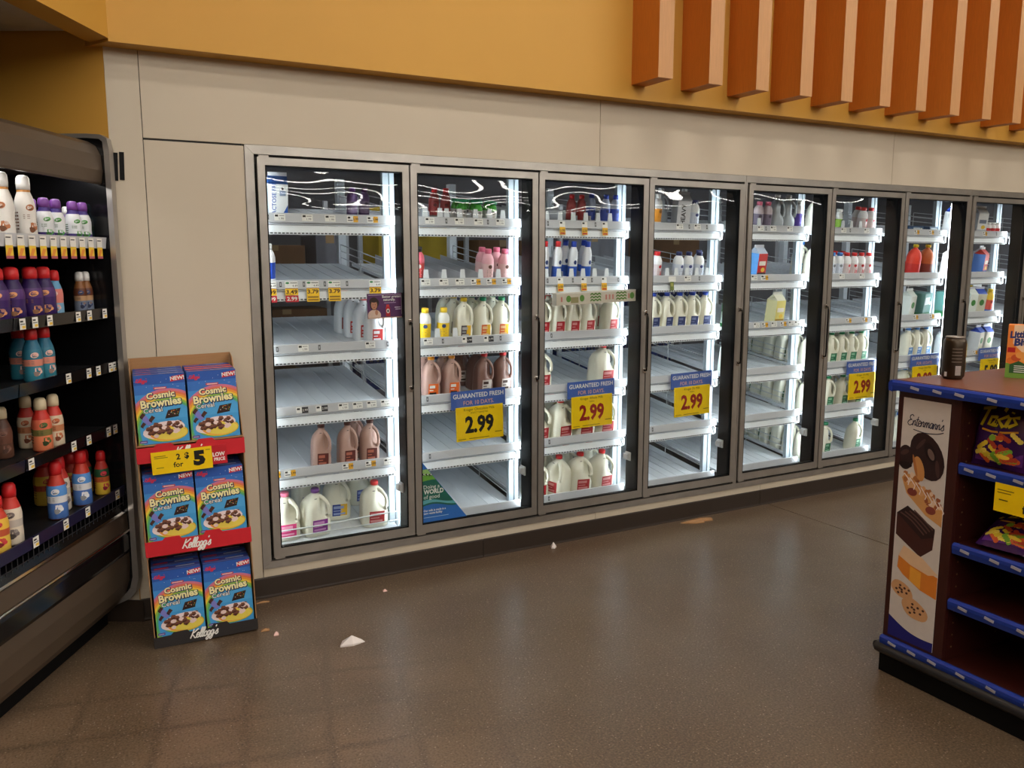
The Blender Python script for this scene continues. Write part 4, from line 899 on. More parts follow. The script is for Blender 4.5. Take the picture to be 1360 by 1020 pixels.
# ------------------------------------------------------------------ cereal display
DR = Matrix.Translation((-.385, -.371, 0.0)) @ Matrix.Rotation(radians(-3.8), 4, 'Z') @ Matrix.Rotation(-.024, 4, 'Y')
dt = thing('cereal_display', 'three-tier cardboard floor display stacked with blue cereal boxes', 'display'); dt.matrix_world = DR @ Matrix.Translation((0, 0, .006))
HW, DP = .219, .31
side = [(0, 0), (DP, 0), (DP, 1.27), (DP - .09, 1.255), (.10, 1.13), (.01, .93)]
for sx in (-1, 1): put('side_panel', MB().prism(side, 'x', sx * HW - .002, sx * HW + .002), CARD, dt)
put('back_panel', MB().box(-HW + .003, HW - .003, DP - .005, DP, 0, 1.27), CARD, dt)
TIER = [0.0, .425, .845]; BZ = [.045, .064, .078]
for i, z in enumerate(TIER):
    put('tray_floor', MB().box(-HW + .003, HW - .003, .004, DP - .006, z + BZ[i] - .006, z + BZ[i]), CARD if i else BLKB, dt)
    h = .07 if i else .052
    lip = [(-HW - .003, z), (HW + .003, z), (HW + .003, z + h), (.10, z + h), (.088, z + h + .014), (.03, z + h + .014), (.018, z + h - .004), (-.07, z + h - .004), (-.082, z + h + .010), (-.14, z + h + .010), (-.152, z + h - .002), (-HW - .003, z + h - .002)]
    tr = put('tray_front', MB().prism(lip, 'y', -.004, 0.0), REDP if i else BLKB, dt)
    for sx in (-1, 1): put('tray_side', MB().box(sx * (HW + .0035) - .001, sx * (HW + .0035) + .001, 0, DP, z, z + h), REDP if i else BLKB, dt)
    Print().script("Kellogg's", -.075, z + .018, .042, .0055, WHITE, 1, rise=.0, gap=-.02).put('lettering', tr, (0, -.0042, 0))
CB_W, CB_H, CB_D = .204, .300, .062
def cereal_print():
    p = Print(); w = CB_W / 2; h = CB_H; B = (-w, w, 0, h)
    ramp = [(.0, S(70, 158, 220)), (.35, S(80, 168, 226)), (.55, S(70, 146, 216)), (.72, S(58, 116, 198)), (.86, S(46, 90, 174)), (1.0, S(42, 80, 164))]
    for (a, c), (b, _) in zip(ramp, ramp[1:]): p.rect(-w, w, a * h, b * h, c, 0)
    bands = [S(214, 120, 150), S(232, 120, 90), S(240, 160, 60), S(244, 206, 70), S(150, 190, 70), S(90, 176, 120)]
    for i, c in enumerate(bands): p.arc(.025, .055, .172 - i * .009, .163 - i * .009, radians(38), radians(215), c, 1, B, 30, 1.06)
    rnd = random.Random(3)
    for i in range(16): p.ell(rnd.uniform(-w, w), rnd.uniform(.2, .29), .0012, .0012, WHITE, 1, n=6)
    p.script("Kellogg's", -w + .006, h - .03, .016, .0026, S(210, 50, 80), 2, gap=-.02)
    p.poly([(.042, h - .035), (.098, h - .029), (.1, h - .006), (.05, h - .012)], S(206, 30, 44), 2).text('NEW!', .072, h - .028, .016, WHITE, 3, bold=.03, rot=.05)
    p.rect(-.026, .026, .236, .246, S(190, 60, 76), 2).rect(-.022, .022, .239, .243, S(240, 210, 210), 3)
    for t, x, y, hh, sx in (('Cosmic', .0, .199, .026, 1.0), ('Brownies', .0, .163, .033, .92)):
        p.text(t, x + .0015, y - .0015, hh, S(36, 46, 86), 3, bold=.10, sx=sx, rot=.06); p.text(t, x, y, hh, S(246, 236, 180), 4, bold=.035, sx=sx, rot=.06)
    p.text('Cereal', -.035, .138, .020, S(36, 56, 96), 3, bold=.08, rot=.06).text('Cereal', -.035, .138, .020, WHITE, 4, bold=.01, rot=.06)
    p.poly([(.012, .112), (.066, .118), (.076, .148), (.024, .142)], S(52, 28, 24), 3).poly([(.010, .106), (.066, .112), (.066, .118), (.012, .112)], S(34, 18, 16), 3)
    for i in range(12):
        u, v = rnd.uniform(.05, .95), rnd.uniform(.1, .9); p.ell(.018 + u * .05, .115 + v * .026 + u * .004, .0022, .0016, [S(236, 190, 60), S(220, 80, 60), S(110, 180, 90), S(230, 230, 220)][i % 4], 4, n=6)
    p.poly([(-.085, .112), (-.066, .128), (-.044, .092), (-.06, .082)], S(130, 130, 206), 2)
    for x, y, s in ((-.078, .128, .012), (-.042, .112, .013), (-.078, .088, .011)): p.poly([(x - s, y - .3 * s), (x - .1 * s, y - s), (x + s, y + .2 * s), (x, y + s)], S(76, 42, 34), 3).poly([(x - s, y - .3 * s), (x - .1 * s, y - s), (x - .1 * s, y - 1.5 * s), (x - s, y - .8 * s)], S(50, 26, 22), 3)
    p.rect(-.014, .02, .09, .093, S(190, 220, 240), 2).rect(.028, .07, .087, .09, S(190, 220, 240), 2)
    for i, c in enumerate([S(120, 180, 80), S(236, 206, 70), S(240, 160, 70), S(236, 214, 90)]):
        p.ell(.012 + .004 * i, .044 - .001 * i, .088 - .006 * i, .040 - .004 * i, c, 2 + .3 * i, box=B)
    p.rect(-w + .001, w - .02, .002, .012, S(70, 158, 220), 1)
    p.ell(.002, .058, .086, .036, S(240, 224, 226), 3.2, rot=.14)
    for i in range(40):
        a, r = rnd.uniform(0, 2 * pi), rnd.random() ** .5; x = .002 + .074 * r * cos(a); y = .064 + .030 * r * sin(a) + .010 * (1 - r) + .13 * x; s = rnd.uniform(.0095, .0135)
        if i % 4 == 0: p.ell(x, y, s, s * .75, S(240, 214, 208), 4 + i // 4, n=8)
        else: p.poly([(x - s, y - .4 * s), (x, y - s), (x + s, y - .2 * s), (x + .6 * s, y + .7 * s), (x - .5 * s, y + .8 * s)], S(124, 78, 60), 4 + i // 4).poly([(x - s, y - .4 * s), (x, y - s), (x + s, y - .2 * s), (x, y - .1 * s)], S(82, 46, 36), 5 + i // 4)
    p.rect(-w + .004, -w + .034, .006, .018, S(96, 70, 150), 3).rect(-w + .008, -w + .03, .010, .013, S(200, 190, 220), 4)
    return p.mb.mesh('front_print', INK)
M_CPRINT = cereal_print()
M_CBOX = MB().box(-CB_W / 2, CB_W / 2, 0, CB_D, 0, CB_H).mesh('box_body', mat('blue_cereal_board', S(48, 84, 160), .45, var=.08))
M_CTOP = Print().rect(-.1, .1, .002, .06, S(66, 70, 150)).rect(-.1, .1, .006, .022, S(104, 120, 190), 1).rect(-.09, -.03, .03, .05, S(196, 60, 90), 1).rect(.0, .08, .034, .046, S(190, 200, 226), 1).mb.mesh('top_flap', INK)
M_CTOPR = Print().rect(-.1, .1, .002, .06, S(210, 70, 50)).rect(-.1, .1, .02, .034, S(232, 120, 80), 1).rect(-.02, .06, .04, .05, S(120, 150, 210), 1).mb.mesh('top_flap', INK)
TN = ['bottom', 'middle', 'top']
for i, z in enumerate(TIER):
    for c, sx in enumerate((-1, 1)):
        for r in range(4 if i == 2 else 3):
            lab = 'blue cereal box with rainbow, %s tier of display, %s column, %s' % (TN[i], ('left', 'right')[c], ('front', 'second from front', 'third from front', 'rearmost')[r])
            if r == 2 and i < 2: lab = lab.replace('third from front', 'rearmost')
            t = thing('cereal_box', lab, 'box', group='cereal boxes on the cardboard display')
            lean = .03 if i == 2 else .015
            t.matrix_world = DR @ Matrix.Translation((sx * .1065 + random.uniform(-.0008, .0008), .012 + r * (CB_D + .007), z + BZ[i] + .0065 + (.0 if lean < .02 else .001))) @ Matrix.Rotation(-lean, 4, 'X')
            link('box_body', M_CBOX, t, bevel=.0015); link('front_print', M_CPRINT, t, (0, -.0002, 0), (pi / 2, 0, 0))
            link('top_flap', M_CTOPR if (i == 2 and c == 1 and r in (1, 2)) else M_CTOP, t, (0, 0, CB_H + .0003))
ps = thing('price_sign', 'yellow 2 for $5 sign with red LOW PRICE end on cereal display', 'sign'); ps.matrix_world = DR @ Matrix.Translation((-.166, -.012, .799)) @ Matrix.Rotation(radians(-.8), 4, 'Y') @ Matrix.Scale(.945, 4)
put('price_card', MB().box(0, .262, -.003, 0, 0, .104), mat('yellow_sign_board', S(255, 208, 4), .4), ps)
put('red_card', MB().box(.262, .328, -.002, 0, .014, .104), mat('red_sign_board', S(196, 30, 44), .4), ps)
Print().text('2', .115, .060, .026, BLACK, 1, bold=.03).text('for', .113, .025, .024, BLACK, 1, bold=.02).text('$', .152, .062, .026, BLACK, 1, bold=.04).text('5', .205, .026, .060, BLACK, 1, bold=.07, sx=1.15).rect(.012, .062, .082, .085, S(110, 92, 20), 1).rect(.012, .07, .074, .077, S(110, 92, 20), 1).rect(.018, .05, .028, .031, S(90, 76, 20), 1).rect(.235, .255, .088, .091, S(110, 92, 20), 1).put('price_print', ps, (0, -.0031, 0))
Print().text('LOW', .292, .052, .018, WHITE, 1, bold=.04, sx=.9).text('PRICE', .294, .030, .015, WHITE, 1, bold=.03, sx=.9).put('low_price_print', ps, (0, -.0021, 0))

# ------------------------------------------------------------------ open refrigerated case on the left
ct = thing('refrigerated_case', 'open black refrigerated case of coffee creamers along left wall', 'cooler', (-.66, -.03, 0), (0, 0, -TH))
LEN = 2.2
def cprism(name, poly, m, parent=ct, y0=-LEN, y1=-.004, bev=0, smooth=False):
    return put(name, MB().prism(poly, 'y', y0, y1, smooth=smooth), m, parent, bevel=bev)
cprism('canopy', [(-.75, 2.235), (-.12, 2.235), (-.06, 2.226), (-.025, 2.205), (-.006, 2.165), (-.002, 2.10), (-.010, 2.05), (-.016, 2.042), (-.03, 2.042), (-.034, 2.085), (-.75, 2.085)], TAUPE)
cprism('back_wall', [(-.75, .1), (-.70, .1), (-.70, 2.084), (-.75, 2.084)], CASEIN)
cprism('well_floor', [(-.70, .46), (-.012, .46), (-.012, .49), (-.70, .50)], CASEIN)
cprism('kick_plate', [(-.70, .0), (-.13, .0), (-.13, .11), (-.70, .11)], BLACKP)
cprism('lower_panel', [(-.14, .10), (-.075, .10), (-.035, .15), (-.012, .22), (-.004, .30), (-.004, .36), (-.05, .36), (-.14, .36)], TAUPE)
cprism('bumper', [(-.05, .362), (-.002, .362), (.006, .38), (.006, .445), (-.002, .462), (-.05, .462)], BLACKG)
cprism('chrome_strip', [(-.03, .463), (.008, .463), (.010, .468), (.008, .473), (-.03, .473)], CHROME)
cprism('upper_panel', [(-.03, .474), (.0, .474), (-.004, .552), (-.03, .552)], TAUPE)
cprism('chrome_strip', [(-.03, .553), (.0, .553), (.002, .559), (-.004, .566), (-.03, .566)], CHROME)
cprism('front_curb', [(-.06, .567), (-.006, .567), (-.016, .60), (-.06, .60)], BLACKG)
oval = [(.034, 2.19), (.026, 2.235), (.0, 2.252), (-.06, 2.256), (-.75, 2.256), (-.75, .09), (-.12, .09), (-.065, .106), (-.01, .135), (.018, .17), (.034, .23), (.034, .33)]
ep = put('end_panel', MB().prism(oval, 'y', -.002, .022), BLACKG, ct)
rim = oval[4:]
put('end_rim', MB().prism([(.036, 2.19), (.028, 2.237), (.001, 2.254), (-.06, 2.258), (-.3, 2.258), (-.3, 2.240), (-.06, 2.240), (-.006, 2.236), (.008, 2.224), (.012, 2.18), (.010, .34), (.008, .24), (-.006, .185), (-.03, .155), (-.08, .125), (-.078, .10), (-.01, .132), (.02, .168), (.036, .23)], 'y', -.014, .024), mat('satin_end_trim', S(176, 172, 168), .3, .7), ct)
put('lamp', MB().box(-.13, -.09, -LEN + .05, -.03, 2.072, 2.084), CASELED, ct)
CSH = [(1.812, -.012, 'w'), (1.505, -.012, 'b'), (1.262, -.012, 'b'), (.980, -.012, 'b')]
ctag_w = Print().rect(-.022, .022, -.02, .018, WHITE).rect(-.018, .012, .006, .010, BLACK, 1).rect(-.022, .022, -.062, -.02, S(244, 206, 60)).poly([(-.02, -.058), (.0, -.058), (.02, -.03), (-.004, -.03)], S(236, 150, 60), 1).rect(-.022, .022, -.068, -.058, S(190, 90, 110), 1).mb.mesh('price_tag', INK)
ctag_b = Print().rect(-.019, .019, -.021, .020, WHITE).rect(-.015, .004, .006, .012, BLACK, 1).rect(-.015, .014, -.003, .001, S(130, 130, 130), 1).rect(-.004, .016, -.017, -.007, S(240, 200, 70), 1).mb.mesh('price_tag', INK)
TAGX = {0: [.72 - i * .072 for i in range(10)], 1: [.68, .60, .50, .29, .20, .07, .95], 2: [.40, .24, .16, .05, .01, .90], 3: [.70, .40, .28, .11, .05], 4: [.72, .51, .34, .08]}
def crail(z, n, kind, i, wire=False):
    sh = cprism('shelf', [(-.68, z - .045), (n - .012, z - .045), (n - .012, z - .022), (-.68, z - .022)], CASEIN if kind == 'b' else mat('grey_case_shelf', S(70, 72, 76), .4))
    rm = mat('clear_white_channel', S(206, 208, 212), .25) if kind == 'w' else BLACKG if not wire else mat('navy_channel', S(34, 34, 64), .3)
    for y0, y1 in ((-LEN, -.735), (-.728, -.006)): put('price_rail', MB().prism([(n - .010, z - .046), (n, z - .048), (n + .006, z), (n - .002, z)], 'y', y0, y1), rm, sh)
    for s in TAGX[i]:
        link('price_tag', ctag_w if kind == 'w' else ctag_b, sh, (n + .0065, -s, z - .024), (pi / 2, 0, pi / 2))
    return sh
for i, (z, n, kd) in enumerate(CSH): crail(z, n, kd, i)
sh = crail(.682, -.008, 'b', 4, True)
wb_ = MB()
for j in range(60): y = -.012 - j * .034; wb_.tube([(-.012, y, .585), (-.010, y, .66)], .0018, 5)
wb_.tube([(-.012, -.01, .60), (-.012, -LEN, .60)], .002, 5)
put('wire_basket', wb_, mat('dark_wire', S(60, 60, 64), .4, .5), sh)
def local(n, s, z): p = Vector((-.66, -.03, 0)) + NN * n - D * s; return (p.x, p.y, z)
def creamer_prof(h, r, cs):
    z = [(.85, 0), (1, .03), (1, .20), (.97, .30), (1.0, .42), (1.0, .50), (.90, .60), (.74, .68), (.60, .74), (.60, .78)]
    return [(r * k, t * h, cs[min(int(t * len(cs) / .8), len(cs) - 1)]) for k, t in z]
CRE = {  # colours up the body, cap, radius, height, look
 'white_gold': ([S(228, 224, 218)] * 15 + [S(188, 130, 64)], 'white', .038, .245, 'white creamer bottle with gold neck'),
 'purple_top': ([S(60, 44, 116), S(70, 52, 124), S(226, 228, 232), S(222, 226, 230), S(226, 228, 232), S(226, 228, 232), S(66, 48, 124)], 'purple', .033, .17, 'purple-capped white creamer bottle'),
 'teal_slim': ([S(60, 160, 190), S(90, 180, 200), S(80, 150, 90), S(214, 230, 234), S(60, 160, 190)], 'teal', .023, .17, 'slim teal bottle'),
 'lilac': ([S(150, 130, 180), S(120, 110, 170), S(170, 150, 190), S(150, 130, 180)], 'white', .022, .155, 'slim lilac bottle'),
 'purple_red': ([S(40, 22, 74), S(52, 28, 92), S(60, 30, 96), S(84, 50, 112), S(48, 26, 84)], 'red', .042, .205, 'purple creamer bottle with red cap'),
 'blue_red': ([S(100, 160, 200), S(130, 180, 214), S(220, 130, 120), S(100, 160, 200)], 'red', .030, .19, 'light-blue creamer bottle with red cap'),
 'reflected_big': ([S(74, 66, 60), S(84, 76, 68), S(78, 70, 62), S(70, 62, 56)], 'black', .05, .20, 'big dim bottle standing for a reflection'),  # ghost reflection built as a bottle, its dimness put into the colours
 'coffee': ([S(196, 190, 186), S(120, 130, 150), S(190, 150, 110), S(96, 52, 34), S(140, 90, 50)], 'white', .027, .18, 'small iced coffee bottle with brown top'),
 'teal_red': ([S(40, 80, 110), S(52, 130, 150), S(220, 140, 120), S(50, 120, 144), S(40, 110, 140)], 'red', .036, .215, 'teal creamer bottle with red cap'),
 'orange_cream': ([S(200, 60, 40), S(230, 130, 90), S(120, 110, 60), S(222, 110, 80), S(200, 50, 40)], 'cream', .037, .215, 'orange-red creamer bottle with cream cap'),
 'pale_cream': ([S(210, 190, 160), S(222, 204, 176), S(200, 130, 90), S(220, 200, 172), S(200, 60, 50)], 'cream', .035, .215, 'pale creamer bottle with cream cap'),
 'reflected_brown': ([S(86, 58, 46), S(96, 64, 50), S(110, 70, 56), S(90, 60, 48)], 'cream', .036, .20, 'dim brown bottle standing for a reflection'),  # solid stand-in for ghost reflections, coloured dim to match them
 'cream_red': ([S(206, 190, 170), S(222, 210, 190), S(190, 180, 170), S(226, 214, 196), S(206, 60, 50)], 'red', .038, .235, 'off-white creamer bottle with red cap'),
 'blue_choc': ([S(110, 60, 44), S(80, 120, 190), S(226, 226, 230), S(90, 150, 220), S(196, 60, 44)], 'red', .038, .24, 'blue creamer bottle with red cap'),
 'yellow_red': ([S(226, 180, 70), S(236, 196, 80), S(200, 90, 60), S(236, 190, 70), S(200, 60, 44)], 'red', .042, .215, 'yellow creamer bottle with red cap'),
 'yellow_green': ([S(236, 190, 60), S(240, 200, 70), S(214, 110, 60), S(40, 90, 60), S(200, 60, 50)], 'red', .032, .20, 'yellow bottle with green neck and red cap'),
}
CRL = {'white_gold': S(176, 110, 70), 'purple_top': S(70, 150, 60), 'teal_slim': S(226, 236, 236), 'lilac': S(230, 226, 236), 'purple_red': S(230, 160, 110), 'blue_red': S(240, 200, 190), 'reflected_big': S(110, 100, 90), 'coffee': S(40, 60, 110), 'teal_red': S(236, 200, 190),
 'orange_cream': S(70, 100, 50), 'pale_cream': S(190, 100, 60), 'reflected_brown': S(130, 90, 76), 'cream_red': S(120, 110, 110), 'blue_choc': S(236, 236, 240), 'yellow_red': S(206, 60, 70), 'yellow_green': S(226, 60, 90)}
def cre_label(st, h, r, cs):
    pr = creamer_prof(h, r, cs)
    def rad(z):
        for (r0, z0, _), (r1, z1, _) in zip(pr, pr[1:]):
            if z <= z1: return r0 + (r1 - r0) * (z - z0) / max(1e-6, z1 - z0)
        return pr[-1][0]
    def fn(x, y, z): R = rad(y) + .0006 + z; a = x / r; return (R * sin(a), -R * cos(a), y)
    p = Print(fn); c = CRL[st]; d = tuple(q * .35 for q in c); b = tuple(min(1, q * 1.5 + .05) for q in c)
    m = tuple((q + e) / 2 for q, e in zip(c, cs[len(cs) // 2]))
    p.ell(.2 * r, h * .50, r * .42, h * .05, c, 0, rot=.2, n=14).ell(.18 * r, h * .505, r * .22, h * .014, m, 1, rot=.2, n=10).ell(.22 * r, h * .475, r * .26, h * .010, d, 1, rot=.2, n=10)
    p.ell(.45 * r, h * .20, r * .42, h * .07, c, 0, n=14, wob=.14).ell(.25 * r, h * .16, r * .3, h * .045, d, 1, n=10, wob=.14).ell(.6 * r, h * .24, r * .2, h * .03, m, 1, n=10, wob=.1)
    for k in range(3): p.rect(-.5 * r, .1 * r, h * (.33 + .026 * k), h * (.338 + .026 * k), d, 1)
    for k in range(6): p.rect(-1.5 * r, -.95 * r, h * (.16 + .05 * k), h * (.18 + .05 * k), d, 1)
    return p.mb.mesh('label_print', INK)
CPL = [  # style, s along the case, depth n, shelf index, where
 ('white_gold', .626, -.075, 0, 'left one'), ('white_gold', .488, -.075, 0, 'right one'), ('purple_top', .368, -.07, 0, 'leftmost'), ('purple_top', .284, -.07, 0, 'second from left'), ('purple_top', .155, -.07, 0, 'third from left'), ('purple_top', .075, -.07, 0, 'rightmost'), ('purple_top', .22, -.15, 0, 'in the second row'), ('purple_top', .32, -.15, 0, 'in the second row, left'),
 ('teal_slim', .014, -.10, 0, 'beside the case end'), ('lilac', .022, -.17, 0, 'nearest the case end'),
 ('purple_red', .70, -.08, 1, 'leftmost'), ('purple_red', .605, -.08, 1, 'second from left'), ('purple_red', .485, -.08, 1, 'third from left'), ('purple_red', .395, -.08, 1, 'rightmost'), ('purple_red', .45, -.18, 1, 'in the second row'), ('blue_red', .318, -.08, 1, 'alone'), ('reflected_big', .165, -.30, 1, 'set far back'), ('coffee', .085, -.10, 1, 'left one'), ('coffee', .025, -.10, 1, 'right one'),
 ('teal_red', .512, -.08, 2, 'left one'), ('teal_red', .425, -.08, 2, 'right one'), ('teal_red', .45, -.17, 2, 'behind the other two'),
 ('reflected_brown', .74, -.16, 3, 'leftmost'), ('reflected_brown', .62, -.16, 3, 'second from left'), ('orange_cream', .49, -.08, 3, 'front one'), ('pale_cream', .40, -.08, 3, 'front one'), ('pale_cream', .44, -.17, 3, 'second row'),
 ('yellow_red', .84, -.07, 4, 'leftmost'), ('cream_red', .75, -.07, 4, 'left one'), ('blue_choc', .44, -.07, 4, 'left one'), ('cream_red', .325, -.12, 4, 'right one'), ('blue_choc', .245, -.07, 4, 'right one'), ('yellow_red', .17, -.16, 4, 'second from the end'), ('yellow_red', .24, -.24, 4, 'in the rear row'), ('yellow_green', .075, -.07, 4, 'front one'), ('yellow_green', .05, -.16, 4, 'second row'), ('yellow_red', .02 + .03, -.26, 4, 'nearest the case end')]
SHN = ['top shelf', 'second shelf', 'third shelf', 'fourth shelf', 'bottom basket']
for st, s, n, i, wh in CPL:
    cs, cp, r, h, look = CRE[st]; z = (CSH[i][0] - .0215) if i < 4 else .661
    s = max(s, r + .006)
    t = thing('creamer_bottle', '%s, %s, %s of open case' % (look, wh, SHN[i]), 'bottle', local(n, s, z), (0, 0, random.uniform(-.35, .35)), 'bottles on the %s of the open case' % SHN[i])
    link('bottle_body', cached(('cre', st), lambda: bottle(creamer_prof(h, r, cs)).mesh('bottle_body', INK)), t)
    link('label_print', cached(('crl', st), lambda: cre_label(st, h, r, cs)), t)
    link('cap', cached(('crecap', st), lambda: MB().lathe([(r * .62, h * .775), (r * .64, h * .86), (r * .60, h * .95), (r * .45, h * .99), (r * .2, h)], 18).mesh('cap', CAPM[cp])), t)

# ------------------------------------------------------------------ mahogany counter display on the right
GX, GY0, GY1, GD = 2.072, -2.022, -3.30, 1.2
gt = thing('bakery_display', 'dark mahogany display counter with blue shelf edges at right', 'display', (GX, GY0, 0))
def gb(x0, x1, y0, y1, z0, z1): return MB().box(x0, x1, y1, y0, z0, z1)       # local, y measured away from the far corner
def gput(n, mb, m, parent=gt, bev=0): return put(n, mb, m, parent, bevel=bev)
L_ = GY1 - GY0
gput('base', MB().box(-.005, GD, L_, .005, 0, .088), BLACKP)
gput('bumper', MB().tube([(-.012, .014, .105), (-.012, L_, .105)], .022, 10).tube([(-.012, .014, .105), (GD, .014, .105)], .022, 10), mat('black_bumper', S(34, 34, 36), .4))
gput('plinth', MB().box(.0, GD, L_, 0, .088, .150), MAHOG)
gput('face_panel', MB().box(0, .022, -.268, 0, .150, 1.205), MAHOG, bev=.002)
gput('end_panel', MB().box(.022, GD, -.02, 0, .150, 1.205), MAHOG)
gput('inner_panel', MB().box(.022, .44, -.268, -.25, .150, 1.205), MAHOG)
gput('back_panel', MB().box(.44, .46, L_, -.02, .150, 1.205), MAHOG)
gput('end_panel', MB().box(0, GD, L_, L_ + .02, .150, 1.205), MAHOG)
pk = MB()
for z in [.20 + i * .05 for i in range(20)]: pk.box(.05, .056, -.2695, -.268, z, z + .006).box(.34, .346, -.2695, -.268, z, z + .006)
gput('peg_holes', pk, mat('brass_peg', S(150, 120, 90), .4, .6))
tp = gput('counter_top', MB().box(-.012, GD + .01, L_, .012, 1.206, 1.240), MAHTOP)
def channel(z, x, y0, y1, h=.042): return MB().prism([(x - .018, z - h * .5), (x - .014, z - h), (x, z - h), (x, z), (x - .010, z), (x - .018, z - h * .2)], 'y', y1, y0)
gput('edge_channel', channel(1.238, -.0125, .014, L_, .040), BLUEP, tp)
gput('edge_channel', MB().prism([(.0125, 1.192), (.028, 1.196), (.03, 1.225), (.022, 1.238), (.0125, 1.238)], 'x', -.03, GD), BLUEP, tp)
M_CLIP = MB().box(-.003, 0, -.018, .018, -.005, .005).mesh('clip', mat('silver_clip', S(186, 184, 196), .3, .3))
def clips(par, z, ys, x):
    for y in ys: link('clip', M_CLIP, par, (x, y, z), (radians(9), 0, 0))
clips(tp, 1.217, (-.09, -.185, -.275, -.40, -.52), -.031)
for z, ys in ((.955, (-.315, -.40, -.50, -.62)), (.640, (-.325, -.44, -.52, -.65)), (.415, (-.335, -.44, -.56, -.7))):
    sh = gput('shelf', MB().box(.02, .44, L_ + .02, -.269, z - .03, z - .008), MAHOG)
    gput('shelf_channel', channel(z, .0195, -.272, L_ + .02), BLUEP, sh); clips(sh, z - .02, ys, .001)
ch = gput('base_channel', channel(.160, -.0005, .0, L_, .040), BLUEP); clips(ch, .142, (-.06, -.15, -.24, -.36, -.48, -.62), -.019)
po = Print(); PW, PH = .101, 1.0
po.rect(-PW, PW, 0, PH, S(206, 198, 192), 0)
Bx = (-PW, PW, 0, PH)
for i in range(24):
    x0 = -PW + i * 2 * PW / 24; x1 = x0 + 2 * PW / 24; f = lambda x: .088 - .05 * ((x + PW) / (2 * PW)) - .02 * sin((x + PW) / (2 * PW) * pi)
    po.poly([(x0, 0), (x1, 0), (x1, f(x1)), (x0, f(x0))], S(30, 30, 110), 1)
po.script("Entenmann's", -.078, .893, .043, .0036, S(40, 40, 62), 2, slant=.15, gap=-.06); po.ribbon(smooth_path([(-.05, .878), (0, .872), (.05, .876), (.08, .886)], 6), .0034, S(40, 40, 62), 2)
CHO, CHO2, CHO3 = S(44, 26, 26), S(70, 46, 44), S(28, 16, 18)
po.dy = .07
po.ell(-.075, .69, .035, .05, CHO, 1, box=Bx).ell(-.08, .71, .02, .01, CHO2, 2, rot=.5, box=Bx).ell(-.074, .66, .03, .012, CHO3, 2, box=Bx)
po.ell(.018, .71, .068, .098, CHO, 2, rot=.5).ell(.030, .73, .022, .040, CHO3, 3, rot=.5).ell(.035, .722, .012, .024, S(110, 90, 84), 4, rot=.5).ell(-.012, .755, .03, .008, CHO2, 3, rot=.9).ell(.066, .67, .009, .035, CHO2, 3, rot=.15)
po.ell(-.012, .655, .022, .05, S(200, 140, 80), 4, rot=.28).ell(-.03, .665, .006, .045, S(176, 110, 60), 5, rot=.28)
po.dy = .095
po.poly([(-.085, .58), (-.06, .52), (.03, .45), (.10, .42), (.10, .50), (.05, .53), (-.01, .57), (-.03, .60), (-.07, .60)], S(206, 150, 90), 1)
rn = random.Random(5)
for i in range(26):
    u = rn.random(); x = -.07 + .16 * u; y = .585 - .10 * u + rn.uniform(-.02, .035); po.ell(x, y, rn.uniform(.008, .014), rn.uniform(.007, .012), [S(176, 110, 60), S(226, 196, 170), S(150, 84, 50), S(214, 160, 110)][i % 4], 2, n=10, wob=.1)
for x, y in ((-.035, .53), (.05, .475)): po.ell(x, y, .022, .016, S(130, 60, 50), 3)
for i in range(7): po.ribbon([(-.075 + i * .026, .60 - i * .014), (-.05 + i * .026, .575 - i * .016), (-.055 + i * .026, .555 - i * .014)], .004, S(236, 224, 220), 4)
po.dy = .165
po.poly([(-.096, .36), (-.095, .27), (.02, .205), (.07, .25), (.075, .33), (.02, .29)], S(66, 34, 30), 1).poly([(-.096, .36), (-.05, .40), (.075, .335), (.07, .30), (.02, .28)], S(40, 24, 24), 2)
for i in range(4): po.ribbon(smooth_path([(-.08 + i * .02, .365 + i * .008), (-.03 + i * .02, .345 + i * .004), (.03 + i * .012, .30 + i * .01)], 4), .006, S(92, 64, 60), 3)
po.dy = .135; po.cy = .18; po.k = 1.0
po.poly([(-.075, .215), (-.055, .235), (.06, .185), (.101, .175), (.101, .085), (.03, .10), (-.05, .14), (-.078, .165)], S(214, 126, 44), 1).poly([(-.075, .215), (-.055, .262), (.03, .235), (.101, .185), (.06, .172), (-.02, .19)], S(222, 186, 150), 2).poly([(-.02, .186), (.03, .172), (.03, .104), (-.02, .125)], S(230, 160, 56), 2)
po.dy = .085; po.cy = .09
# the two chocolate-chip biscuits
for cx, cy, rx in ((-.05, .125, .052), (.012, .062, .062)):
    po.ell(cx, cy, rx, rx * .62, S(206, 156, 110), 2, rot=-.35, wob=.03)
    for i in range(9): a = i * 2.4; po.ell(cx + rx * .7 * (i / 9) ** .5 * cos(a), cy + rx * .4 * (i / 9) ** .5 * sin(a), .006, .005, S(70, 40, 34), 3, n=8)
put('poster', MB().box(-.0015, 0, -.1255 - .101, -.1255 + .101, .172, 1.172), WHITEB, gt)
po.dy = 0
po.put('poster_print', gt, (-.0016, -.1255, .172), (pi / 2, 0, -pi / 2))

